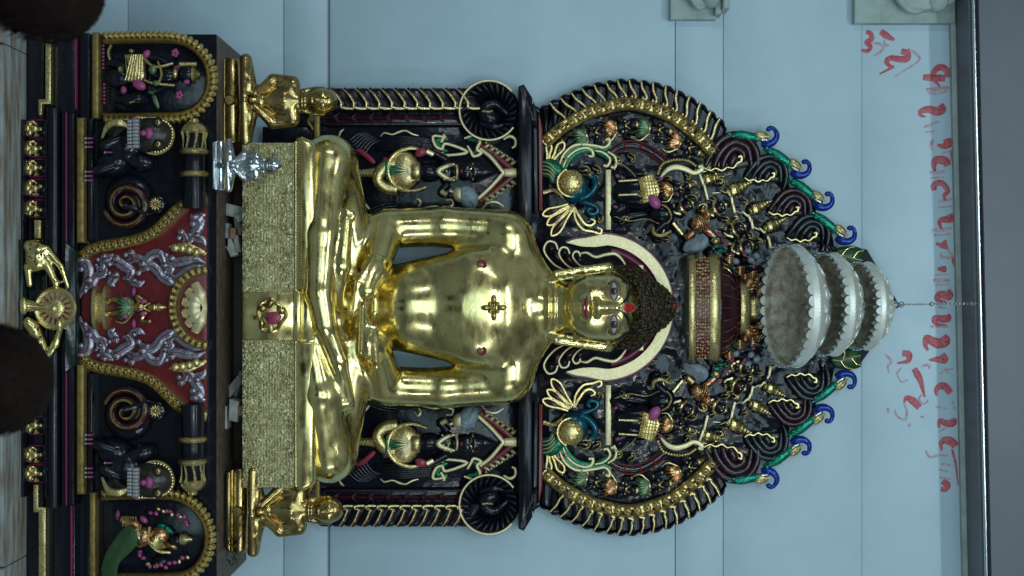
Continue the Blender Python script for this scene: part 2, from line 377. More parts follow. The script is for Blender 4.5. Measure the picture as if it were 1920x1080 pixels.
def drape(mb, fld, poly, off=1.0, bulge=0.0, rings=4):
    P = np.array(poly, float); c = P.mean(0); V = []; n = len(P)
    zb = zsurf(fld, *c)
    for r in range(rings+1):
        t = 1-r/(rings+0.001)
        for p in P: q = c+(p-c)*t; V.append((q[0], q[1], zsurf(fld, q[0], q[1])+off+bulge*(1-t*t)))
    F = [(r*n+a, r*n+(a+1) % n, (r+1)*n+(a+1) % n, (r+1)*n+a) for r in range(rings) for a in range(n)]
    F.append(tuple(rings*n+a for a in range(n)))
    V += [(p[0], p[1], zsurf(fld, p[0], p[1])-3) for p in P]; o = (rings+1)*n
    F += [(o+a, o+(a+1) % n, (a+1) % n, a) for a in range(n)]
    mb.add(V, F)
def dtube(mb, fld, pts, r, off=0.5, seg=6, flat=0.6, n=6):
    P = spl(pts, n) if len(pts) > 2 else np.array(pts, float)
    mb.tube([(p[0], p[1], zsurf(fld, p[0], p[1])+off) for p in P], r, seg, flat, smooth=False)
def sdf_obj(name, V, Q, m, parent=None, k=1, local=False, loc=None):
    base = WL[parent.name] if parent is not None else (loc if loc is not None else np.zeros(3))
    W_ = Lv(V) if local else Wv(V, k)-base
    me = mesh_from(name, W_, Q, m, True)
    o = bpy.data.objects.new(name, me); return reg(o, parent, base)
# ================================================================ setting: floor, wall, lintel
f = MB(); f.box(-FLOOR-10, -FLOOR, -3000, 4200, -100, 6000); fl = f.build('floor', 'floorm', k=1); tag(fl, 'grey marble floor of the shrine', None, kind='structure')
wall = empty('marble_wall', W(0, 540, 0, 1), 'pale blue marble slab wall behind the shrine with thin horizontal joints and red writing', 'wall')
g = MB(); g.box(-FLOOR, 2200, -1500, 2700, -40, -7); g.build('grout', 'grout', wall, k=1)
edges = [-FLOOR, 240, 532, 618, 1266, 1356, 1616, 1808]
GAP = {240: .35, 532: .6, 618: .9, 1266: .6, 1356: .6, 1616: .25}
for i in range(len(edges)-1):
    a, b = edges[i], edges[i+1]
    g = MB()
    for (ya, yb) in ((-1500, 2700),): g.box(a+GAP.get(a, .8), b-GAP.get(b, .8), ya, yb, -8, 0 if i not in (4,) else 1.5, 0.6)
    g.build('marble_slab', 'wall', wall, k=1)
g = MB(); g.box(1808, 2200, -1500, 2700, -30, -2); g.build('marble_slab', 'wall', wall, k=1)
g = MB(); g.box(615.5, 618, -1500, 2700, -3, 2.2); g.build('joint_strip', 'grout', wall, k=1)
# red brush writing on the wall
wr = MB(); sm = MB()
def stroke(mb, pts, w0, w1, z=0.9):
    P = spl(pts, 6) if len(pts) > 2 else np.array(pts, float); m = len(P)
    mb.tube([(p[0], p[1], z) for p in P], [w0*0.68, w0*0.82, (w0+w1)*0.42, w1*0.72], 8, 0.12, smooth=False)
for pts, a, b in [
 ([(1624,60),(1632,63),(1634,73),(1625,80),(1632,88),(1626,96),(1615,94)],6,4), ([(1651,59),(1665,69),(1677,75)],8,3),
 ([(1690,96),(1701,100),(1700,110),(1687,111),(1670,109),(1662,116),(1670,125),(1676,124)],8,3), ([(1676,125),(1649,139)],4,2),
 ([(1731,145),(1750,146),(1772,147)],8,8), ([(1777,145),(1775,132),(1762,126),(1751,135),(1750,147),(1762,163)],8,3),
 ([(1762,197),(1767,205),(1757,209),(1740,205),(1727,209),(1726,216),(1735,219)],10,2), ([(1775,260),(1777,270),(1768,274),(1757,272)],10,3),
 ([(1787,281),(1790,302),(1791,312)],9,3), ([(1777,311),(1772,302),(1755,300),(1751,310),(1753,322)],10,3),
 ([(1752,357),(1751,347),(1765,343),(1777,357),(1770,367),(1772,377)],7,3), ([(1780,402),(1782,411),(1767,412),(1761,417),(1765,430)],8,3),
 ([(1755,456),(1765,460),(1776,458)],4,13), ([(1790,482),(1792,493),(1794,504)],9,4), ([(1765,500),(1766,505),(1765,509)],11,9),
 ([(1775,545),(1780,555),(1762,552),(1757,562),(1775,567)],10,2), ([(1775,590),(1777,597),(1767,598),(1752,597),(1755,607),(1775,610)],9,2),
 ([(1767,631),(1773,640),(1760,644),(1747,639),(1737,634),(1735,647),(1740,657)],12,3), ([(1765,665),(1770,674),(1755,674),(1742,675)],10,2),
 ([(1782,737),(1772,725),(1762,724),(1755,732),(1756,742)],9,2), ([(1786,785),(1787,792),(1775,794),(1762,789),(1760,802)],9,3),
 ([(1692,662),(1704,665),(1702,677),(1682,681)],8,2), ([(1714,691),(1725,712),(1734,745)],8,2),
 ([(1724,764),(1712,752),(1700,746),(1695,755)],9,2), ([(1791,837),(1785,829),(1772,825),(1764,832),(1766,845)],10,2),
 ([(1767,902),(1776,909),(1772,917),(1764,917)],8,5), ([(1785,842),(1792,872),(1796,910)],3,1.5)]: stroke(wr, pts, a, b)
for pts, a, b in [
 ([(1634,81),(1650,83),(1656,92),(1640,105)],3,3), ([(1658,75),(1659,83),(1666,86)],2,4), ([(1702,91),(1716,100),(1726,110)],3,3), ([(1726,110),(1715,120),(1677,144)],2,1.5),
 ([(1737,169),(1760,167),(1780,164)],5,4), ([(1740,175),(1758,176),(1776,171)],2,2), ([(1732,239),(1748,233),(1762,227)],3,2), ([(1735,248),(1752,246)],2,2), ([(1750,262),(1746,272),(1748,282)],4,3),
 ([(1767,287),(1787,281)],3,2), ([(1744,324),(1760,323),(1772,321)],4,3), ([(1745,334),(1770,332)],2,2), ([(1760,378),(1775,375),(1790,372)],3,2), ([(1758,389),(1785,387)],2,2),
 ([(1747,432),(1766,431),(1785,428)],4,3), ([(1750,441),(1783,439)],3,2), ([(1776,465),(1785,482),(1767,482),(1764,474)],3,3), ([(1750,526),(1782,525)],5,4), ([(1752,516),(1778,514)],2,2), ([(1755,534),(1780,533)],2,2),
 ([(1757,575),(1775,578)],3,2), ([(1744,612),(1778,613)],3,2), ([(1728,687),(1742,684),(1742,692)],3,2), ([(1762,701),(1775,693),(1787,692)],2,2), ([(1770,690),(1778,700)],2,1),
 ([(1660,665),(1671,677),(1665,687),(1667,700)],3,2), ([(1695,755),(1700,772),(1697,787),(1682,780),(1678,768)],3,2), ([(1690,690),(1682,700),(1690,716),(1702,712)],2,2), ([(1729,780),(1729,783)],5,5), ([(1703,796),(1707,799)],4,4),
 ([(1665,765),(1665,775)],4,3), ([(1728,740),(1723,748),(1732,757),(1741,750)],2,2), ([(1755,762),(1775,766)],3,2), ([(1760,810),(1778,800)],2,2), ([(1786,752),(1790,768)],3,2), ([(1735,845),(1744,857),(1760,853),(1777,855)],3,2),
 ([(1765,870),(1782,872)],3,2), ([(1760,880),(1778,885)],2,2), ([(1762,895),(1782,898)],3,2)]: stroke(sm, pts, a, b, 0.6)
wr.build('red_writing', 'redpaint', wall, k=1); sm.build('smeared_writing', 'paintsmear', wall, k=1)
# lintel above (right of the photo), slightly out of level
lin = empty('stone_lintel', W(1810, 540, 60, 1), 'grey stone lintel across the top of the shrine wall with a chamfered underside', 'lintel')
def slant(mb, x0, x1, z0, z1, ya=-1400, yb=2600, sl=0.0225, bev=1.0):
    f0 = lambda x, y: x+(y-540)*sl
    V = [(f0(x, y), y, z) for y in (ya, yb) for x, z in ((x0, z0), (x1, z0), (x1, z1), (x0, z1))]
    mb.add(V, [(0, 1, 2, 3), (7, 6, 5, 4), (0, 4, 5, 1), (1, 5, 6, 2), (2, 6, 7, 3), (3, 7, 4, 0)])
k0 = 1.0
m = MB(); slant(m, 1790, 1800, 0.5, 14); m.build('chamfer_strip', 'greystone', lin, k=k0, smooth=False)
m = MB(); slant(m, 1799, 2000, 0.8, 104); m.build('soffit_slab', 'beam', lin, k=k0, smooth=False)
m = MB(); slant(m, 1812, 1870, 104, 128); slant(m, 1867, 2100, 104, 122); m.build('fascia_board', 'beam', lin, k=k0, smooth=False)
rod = MB(); rod.tube([(1806-1940*0.0225, -1400, 116), (1806+2060*0.0225, 2600, 116)], 3.6, 10, smooth=False)
ro = rod.build('steel_rail', 'steel', k=k0); tag(ro, 'thin polished steel rail running along the edge of the grey lintel', 'rail')
# wall brackets, top edge of the photo
def bracket(x0, x1, y1, label, big):
    b = empty('carved_bracket', W(x0, y1-60, 0, 1), label, 'bracket', 'carved stone brackets on the wall')
    m = MB(); m.box(x0, x1-(26 if big else 20), y1-170, y1, 1, 22, 2); m.build('bracket_block', 'greystone', b, k=1)
    w = x1-x0
    c = MB()
    c.prism(spl([(x0+w*.32, y1-170), (x0+w*.32, y1-60), (x0+w*.42, y1-26), (x0+w*.62, y1-20), (x0+w*.7, y1-44), (x0+w*.8, y1-30), (x0+w*.88, y1-60), (x0+w*.88, y1-170)], 5), 20, 52, 6)
    c.tube([(x0+w*.30, y1-120, 48), (x0+w*.34, y1-52, 50), (x0+w*.48, y1-20, 44), (x0+w*.62, y1-30, 44)], [6, 9, 7, 5], 8)
    c.ell((x0+w*.70, y1-40, 44), (20, 24, 22), 20, 10, 8); c.ell((x0+w*.86, y1-72, 40), (14, 26, 20), 0, 10, 8)
    c.build('carved_scroll', 'greystone', b, k=1)
    c = MB(); c.box(x1-24, x1-12, y1-170, y1-6, 1, 40, 3); c.box(x1-12, x1, y1-170, y1-14, 1, 62, 3); c.build('stepped_moulding', 'greystone', b, k=1)
bracket(1255, 1360, 40, 'small grey carved bracket half way up the wall, cut by the photo edge', False)
bracket(1598, 1812, 47, 'large grey carved bracket just below the lintel, beside the first red letters', True)
# altar slab at the foot (left of the photo)
al = empty('altar_platform', W(-300, 540, 300, 1), 'white marble altar platform with brown stains at the foot of the black pedestal', 'platform')
m = MB(); m.box(-FLOOR, 112, -1400, 2600, 1, 435); m.build('platform_body', 'stained', al, k=1)
for a, b in ((-1400, 145), (147, 700), (702, 990), (992, 2600)):
    m = MB(); m.box(114, 141, a, b, 1, 452, 4); m.build('top_slab', 'stained', al, k=1)

# ================================================================ pedestal
KP = kz(335); Z0 = 320
ped = empty('carved_pedestal', W(50, 577, 160, KP), 'black and gold carved pedestal with red centre panel, lions and arched niches', 'pedestal')
m = MB(); m.box(44, 403, 62, 1110, 2, Z0); m.build('plinth_block', 'enamel_smooth', ped, k=KP, smooth=False)
m = MB(); m.box(402, 404.5, 64, 1108, 4, Z0-2); m.build('plinth_top', 'dirtywood', ped, k=KP, smooth=False)
m = MB(); m.box(166, 176, 222, 452, Z0, Z0+22, 3); m.cut(); m.box(166, 176, 700, 930, Z0, Z0+22, 3); m.build('lower_ledge', 'enamel', ped, k=KP)
gs = MB(); 
for a, b in ((222, 456), (682, 925)): gs.cut().box(148, 163, a, b, Z0, Z0+34, 4)
gs.build('gold_strip', 'dullgold', ped, k=KP)
# horizontal mouldings of the foot
m = MB(); m.box(40, 50, 226, 930, Z0, Z0+34, 2); m.box(88, 93, 226, 930, Z0, Z0+30, 1); m.build('frieze_edge', 'enamel', ped, k=KP)
m = MB(); m.tube([(103, 205, Z0+22), (103, 950, Z0+22)], 13, 16, smooth=False); m.build('round_moulding', 'enamel_smooth', ped, k=KP)
m = MB(); m.box(119, 146, 212, 945, Z0, Z0+34, 5); m.build('upper_moulding', 'enamel_smooth', ped, k=KP)
m = MB(); m.box(129, 131, 212, 945, Z0+33, Z0+36, 0.5); m.box(141, 143, 60, 205, Z0+6, Z0+16); m.box(133, 135, 948, 1110, Z0+6, Z0+16); m.build('pink_line', 'pinkline', ped, k=KP)
m = MB(); m.box(50, 80, 60, 1110, Z0, Z0+8, 2); m.box(100, 140, 60, 1110, Z0, Z0+9, 3); m.box(146, 166, 60, 1110, Z0, Z0+6, 2); m.build('side_moulding', 'enamel', ped, k=KP)
m = MB(); m.prism([(86, 82), (97, 82), (97, 196), (80, 196), (80, 217), (73, 217), (73, 186), (86, 186)], Z0, Z0+20, 2); m.build('gold_step', 'gold', ped, k=KP)
m = MB(); m.box(68, 81, 413, 448, Z0, Z0+30, 2); m.build('gold_block', 'gold', ped, k=KP)
m = MB(); m.prism([(64, 908), (74, 908), (74, 950), (88, 950), (88, 1110), (74, 1110), (74, 960), (64, 960)], Z0, Z0+22, 2); m.build('gold_step', 'gold', ped, k=KP)
# frieze cells with tiny seated figures
def cell(y):
    c = MB(); c.box(50, 88, y-18, y+18, Z0, Z0+10, 1); o = c.build('frieze_cell', 'enamel', ped, k=KP)
    p = MB(); p.tube([(54, y-16, Z0+12), (82, y-16, Z0+12), (87, y-11, Z0+12), (87, y+11, Z0+12), (82, y+16, Z0+12), (54, y+16, Z0+12)], 1.0, 5, n=3); p.build('cell_border', 'pinkline', o, k=KP)
    g = MB(); r = random.Random(int(y))
    g.ell((52, y, Z0+14), (6, 15, 7)); g.ell((57, y-8, Z0+17), (5, 7, 6)); g.ell((57, y+8, Z0+17), (5, 7, 6)); g.ell((65, y+r.uniform(-2, 2), Z0+15), (9, 8, 7)); g.ell((77, y+r.uniform(-3, 3), Z0+17), (5, 4.5, 5))
    g.tube([(69, y-8, Z0+15), (62, y-13, Z0+17), (58, y-6, Z0+20)], 2.2, 6); g.tube([(69, y+8, Z0+15), (66, y+14, Z0+17), (74, y+12, Z0+18)], 2.2, 6)
    for _ in range(9): g.ell((r.uniform(48, 70), y+r.uniform(-13, 13), Z0+17), r.uniform(1.2, 3))
    g.build('frieze_figure', 'gold', o, k=KP)
for y in (241, 278, 315, 352, 391, 762, 798, 852, 888): cell(y)
# centre foot block, wheel and deer
m = MB(); m.box(24, 54, 450, 704, Z0-5, Z0+48, 3); m.box(54, 128, 452, 700, Z0-2, Z0+20, 3); m.prism([(128, 452), (150, 470), (150, 682), (128, 700)], Z0, Z0+40, 4); m.build('centre_block', 'darkgreen', ped, k=KP)
wh = MB(); wh.lathe((112, 578, Z0+38), [(0, 30), (0, 38), (7, 40), (11, 36), (9, 31), (4, 30)], 36, 'z'); wo = wh.build('wheel', 'gold', ped, k=KP)
m = MB(); m.lathe((112, 578, Z0+34), [(0, 32), (7, 32)], 30, 'z'); m.build('wheel_face', 'enamel', wo, k=KP)
m = MB()
for i in range(16): a = math.pi*i/8; m.tube([(112+18*math.cos(a), 578+18*math.sin(a), Z0+42), (112+30*math.cos(a), 578+30*math.sin(a), Z0+42)], [2.4, 1.2], 5, smooth=False)
m.build('spokes', 'copperred', wo, k=KP)
m = MB(); m.lathe((110, 578, Z0+40), [(0, 17), (5, 17), (7, 14), (7, 6), (12, 5), (14, 0.5)], 24, 'z'); m.tube([(52, 573, Z0+50), (58, 573, Z0+50), (64, 573, Z0+48), (82, 575, Z0+46), (104, 577, Z0+44)], [17, 16, 11, 8, 9], 10, 0.5)
for dy in (-8, -3, 3, 8): m.tube([(62, 573+dy, Z0+54), (98, 577+dy*.6, Z0+49)], 1.2, 5, smooth=False)
m.build('hub', 'gold', wo, k=KP)
def deer(mir):
    z = Z0+40
    if not mir: pr_ = [('ell', (78, 482, z), (23, 31, 20), 0, 1), ('ell', (66, 462, z+4), (13, 12, 12), 0, 6), ('cap', (96, 468, z+2), (122, 500, z), 9, 6, 1, 6), ('cap', (122, 500, z), (136, 545, z-4), 6, 3.5, 1, 4), ('cap', (62, 500, z+6), (66, 534, z+6), 8, 6, 1, 5),
                 ('cap', (98, 498, z+4), (112, 528, z+4), 9, 6, 1, 6), ('ell', (114, 533, z+4), (7, 11, 7), 0, 4), ('cap', (120, 530, z), (130, 526, z), 3, 1.5, 1, 2)]
    else: pr_ = [('cap', (70, 612, z), (82, 640, z), 14, 13, 1, 4), ('cap', (82, 640, z), (97, 668, z), 13, 7, 1, 6), ('cap', (97, 668, z), (112, 645, z), 7, 8, 1, 4), ('cap', (112, 645, z), (121, 618, z+2), 8, 6, 1, 5), ('ell', (62, 604, z+4), (10, 12, 11), 0, 6), ('ell', (120, 608, z+4), (7, 11, 7), 0, 4), ('cap', (120, 610, z), (131, 616, z), 3, 1.5, 1, 2)]
    f_ = sdf(pr_, (36, 436, z-30), (150, 560, z+36), 1.5) if not mir else sdf(pr_, (36, 580, z-30), (150, 700, z+36), 1.5)
    v, q = nets(f_, 1); o = sdf_obj('deer', v, q, 'brass', ped, KP)
    d = MB(); r = random.Random(3)
    for i in range(14):
        x, y = (78+r.uniform(-17, 17), 480+r.uniform(-22, 22)) if not mir else (80+r.uniform(-8, 8), 632+r.uniform(-20, 20)); d.ell((x, y, zsurf(f_, x, y)), (2, 2, 1.2), 0, 8, 5)
    d.build('dapple', 'black', o, k=KP)
deer(False); deer(True)

# centre red panel with beaded gold border
bt = spl([(387, 372), (360, 377), (335, 392), (312, 414), (288, 436), (260, 448), (225, 456), (190, 462), (168, 470), (152, 484)], 6)
bb = np.array(MY(bt, 1152))
m = MB(); m.prism(np.vstack([bt[::3], bb[::-3]]), Z0-2, Z0+12, 1); m.build('red_field', 'red', ped, k=KP)
def beadband(path, w, zb, nb, name, par, beadm='enamel', br=2.4, K=KP, mt='gold', bump=True, bs=0.5):
    m = MB(); m.sweep(path, [(-w, zb-12), (-w, zb+3), (-w*.7, zb+7), (-w*.45, zb-3), (w*.45, zb-3), (w*.7, zb+7), (w, zb+3), (w, zb-12)])
    Q, T = along(path, nb, False)
    if bump:
        for q in Q: m.ell((q[0], q[1], zb+0), (w*bs, w*bs, 8.5), 0, 12, 8)
    o = m.build(name, mt, par, k=K)
    d = MB()
    for q in Q: d.ell((q[0], q[1], zb+(7.4 if bump else 3)), (br, br, 1.8), 0, 8, 4)
    d.build('dot', beadm, o, k=K); return o
beadband(bt, 11, Z0+17, 22, 'beaded_border', ped); beadband(bb, 11, Z0+17, 22, 'beaded_border', ped)
md = spl([(388, 506), (362, 512), (340, 530), (328, 556), (326, 577), (329, 600), (342, 624), (364, 642), (388, 648)], 5)
beadband(md, 8, Z0+22, 17, 'medallion_border', ped, br=2.2)
m = MB()
for a in (-62, -38, -13, 13, 38, 62):
    t = math.radians(180+a); m.tube([(387, 577, Z0+20), (387+22*math.cos(t), 577+26*math.sin(t), Z0+26), (387+44*math.cos(t), 577+52*math.sin(t), Z0+20)], [3, 13, 8], 10, 0.5)
m.build('medallion_petals', 'palegold', ped, k=KP)
m = MB()
for a in (-50, -25, 0, 25, 50):
    t = math.radians(180+a); m.tube([(382, 577, Z0+27), (387+34*math.cos(t), 577+40*math.sin(t), Z0+27)], [0.6, 3.2], 6, 0.6, smooth=False)
m.build('petal_groove', 'darkgreen', ped, k=KP)
lc = MB()   # lilac flame scrolls
lr_ = MB()
def cr(pts, r, mb=lc, fl=0.7, dz=0):
    mb.tube([(p[0], p[1], Z0+15+dz) for p in pts], [1.5]+list(r[1:-1])+[1.0], 10, fl)
    (a, b), (c, d) = pts[0], pts[1]; w = max(r)*.95; L = math.hypot(a-c, b-d)+1e-6; nx_, ny_ = -(b-d)/L, (a-c)/L
    cx, cy = c+nx_*w*.55, d+ny_*w*.55
    mb.ell((cx, cy, Z0+17), (w*.8, w*.8, 5), 0, 14, 8); lr_.tube([(*q, Z0+22) for q in circ(cx, cy, w*.5, 9, 0, 290)], .8, 5, smooth=False)
    mb.ell((pts[0][0], pts[0][1], Z0+16), (w*.55, w*.55, 4), 0, 12, 6)
    P_ = spl(pts, 4); lr_.tube([(q[0]+.8, q[1]+.8, Z0+15+max(r)*fl+.2) for q in P_[2:-3]], .9, 5, smooth=False)
for pts, r in [([(152,505),(158,490),(166,506),(163,528),(154,545),(150,560)],[4,8,9,7,4,2]), ([(160,545),(172,530),(182,518),(196,514),(200,500)],[8,9,7,5,4]),
 ([(184,487),(196,486),(208,481),(213,476)],[3,7,5,3]), ([(181,497),(186,508),(193,498),(186,492)],[3,5,5,3]), ([(205,495),(220,492),(234,500),(246,508),(240,520),(228,522)],[4,9,9,7,6,4]),
 ([(205,512),(214,520),(208,530),(216,538)],[6,8,7,3]), ([(236,478),(246,480),(248,488),(240,490),(256,484),(272,490),(284,478),(300,476),(306,492),(300,500)],[5,5,4,4,7,8,7,7,5,3]),
 ([(260,512),(272,500),(284,498),(296,508),(304,520),(318,528),(332,536)],[5,9,8,8,7,8,4]), ([(312,478),(318,488),(330,492),(350,488),(368,486),(386,494)],[6,6,8,8,6,2]),
 ([(310,510),(314,500),(322,504),(318,514),(328,522),(340,516),(350,508),(366,500),(386,500)],[5,5,5,4,6,7,7,5,2]), ([(336,446),(344,440),(350,450),(344,456),(356,450),(366,436),(374,424),(384,410)],[4,5,5,4,6,8,8,4]),
 ([(362,420),(370,412),(378,404),(386,402)],[8,10,8,4]), ([(356,440),(368,446),(380,450),(386,462)],[6,7,6,3]), ([(240,524),(250,530),(262,532),(272,526)],[4,6,6,3])]: cr(pts, [q*1.3 for q in r], fl=0.4); lc.cut()
lr_.build('scroll_groove', 'red', ped, k=KP); lr_.V = [np.c_[v[:, 0], 1153-v[:, 1], v[:, 2]] for v in lr_.V]; lr_.F = [q[::-1] for q in lr_.F]; lr_.build('scroll_groove', 'red', ped, k=KP); lc.build('flame_scroll', 'lilac', ped, k=KP, smooth=True); lc.V = [np.c_[v[:, 0], 1153-v[:, 1], v[:, 2]] for v in lc.V]; lc.F = [q[::-1] for q in lc.F]; lc.build('flame_scroll', 'lilac', ped, k=KP, smooth=True)
gl = MB()
for a in (0, 1, 2, 3): gl.ell((330+a*13, 465+a*a*0.9, Z0+20), (9-a*.3, 9, 8), 20, 10, 8)
gl.tube([(318, 463, Z0+16), (350, 459, Z0+17), (380, 473, Z0+16), (386, 478, Z0+16)], [3, 5, 6, 4], 8); gl.build('gold_leaf', 'gold', ped, k=KP); gl.V = [np.c_[v[:, 0], 1153-v[:, 1], v[:, 2]] for v in gl.V]; gl.F = [q[::-1] for q in gl.F]; gl.build('gold_leaf', 'gold', ped, k=KP)

# ---- generic small carved figure, template pointing along +x (up)
def figure_template(name, parent, body, skirt, trim, skin='enamel', halo=False, seated=False):
    m = MB()
    m.ell((24, 0, 6), (13, 9, 7), 0, 10, 8); m.ell((34, -9, 6), (5, 5, 5)); m.ell((34, 9, 6), (5, 5, 5)); m.ell((48, 0, 9), (9, 7.5, 8), 0, 10, 8)
    m.tube([(34, -9, 7), (22, -17, 9), (26, -8, 15)], [4, 3.4, 2.6], 8); m.tube([(34, 9, 7), (30, 20, 9), (42, 22, 10)], [4, 3.4, 2.6], 8)
    m.tube([(6, -6, 5), (-14, -12, 5), (-28, -4, 5)], [6, 4.5, 3], 8); m.tube([(6, 6, 5), (-16, 10, 5), (-32, 12, 5)], [6, 4.5, 3], 8)
    o = m.build(name, body, parent, local=True)
    m = MB(); m.ell((6, 0, 6), (13, 17, 8), 0, 14, 8)
    for i in range(7):
        t = math.radians(-75+25*i); m.tube([(14, 0, 11), (4-6*math.cos(t), 13*math.sin(t), 14), (-8*math.cos(t)-2, 20*math.sin(t), 8)], [1.6, 2.6, 1.6], 6)
    m.build('skirt', skirt, o, local=True)
    m = MB(); m.tube([(16, -9, 8), (16, 0, 14), (16, 9, 8)], 2, 6); m.tube([(42, -6, 8), (34, 0, 15), (42, 6, 8)], 1.9, 6)
    m.lathe((53, 0, 8), [(0, 7), (4, 7.4), (6, 5), (13, 2.6), (16, 0.4)], 10, 'x'); m.ell((26, -10, 14), 2.4); m.ell((42, 22, 10), 3)
    m.tube([(16, 10, 9), (2, 24, 8), (-12, 22, 6)], [1, 2, 1], 6); m.ell((-30, -4, 6), (2.5, 4, 3)); m.ell((-33, 12, 6), (2.5, 4, 3))
    for a in (-9, 9): m.ell((34, a, 10), 2.2)
    m.build('jewellery', trim, o, local=True)
    if halo:
        m = MB(); m.lathe((48, 0, 1), [(0, 16), (3, 17), (4, 13)], 20, 'z'); m.build('halo_disc', trim, o, local=True)
    WL[o.name] = WL[parent.name].copy(); return o
def put(o, x, y, z, k, ang, sc, mirror=False): place(o, W(x, y, z, k), ang, sc*k, mirror)

# deity on the red panel
dt = figure_template('enthroned_figure', ped, 'oldbrass', 'palegreen', 'gold'); put(dt, 232, 576, Z0+12, KP, 0, 1.2)
m = MB(); m.lathe((175, 577, Z0+16), [(0, 44), (7, 46), (9, 30), (16, 30), (20, 44), (26, 46), (28, 8)], 30, 'x', fn=lambda t, h: 1 if True else 1)
m.V = [np.c_[v[:, 0], v[:, 1], Z0+10+(v[:, 2]-Z0-16)*0.45] for v in m.V]; m.build('small_throne', 'gold', ped, k=KP)
m = MB()
for s_ in (-1, 1):
    m.ell((236, 577+s_*16, Z0+24), (7, 5, 5), 20*s_); m.cut(); m.ell((270, 577+s_*12, Z0+22), (6, 6, 5)); m.cut(); m.ell((252, 577+s_*30, Z0+20), (4, 9, 4)); m.cut()
m.build('pink_flower', 'pink', ped, k=KP)

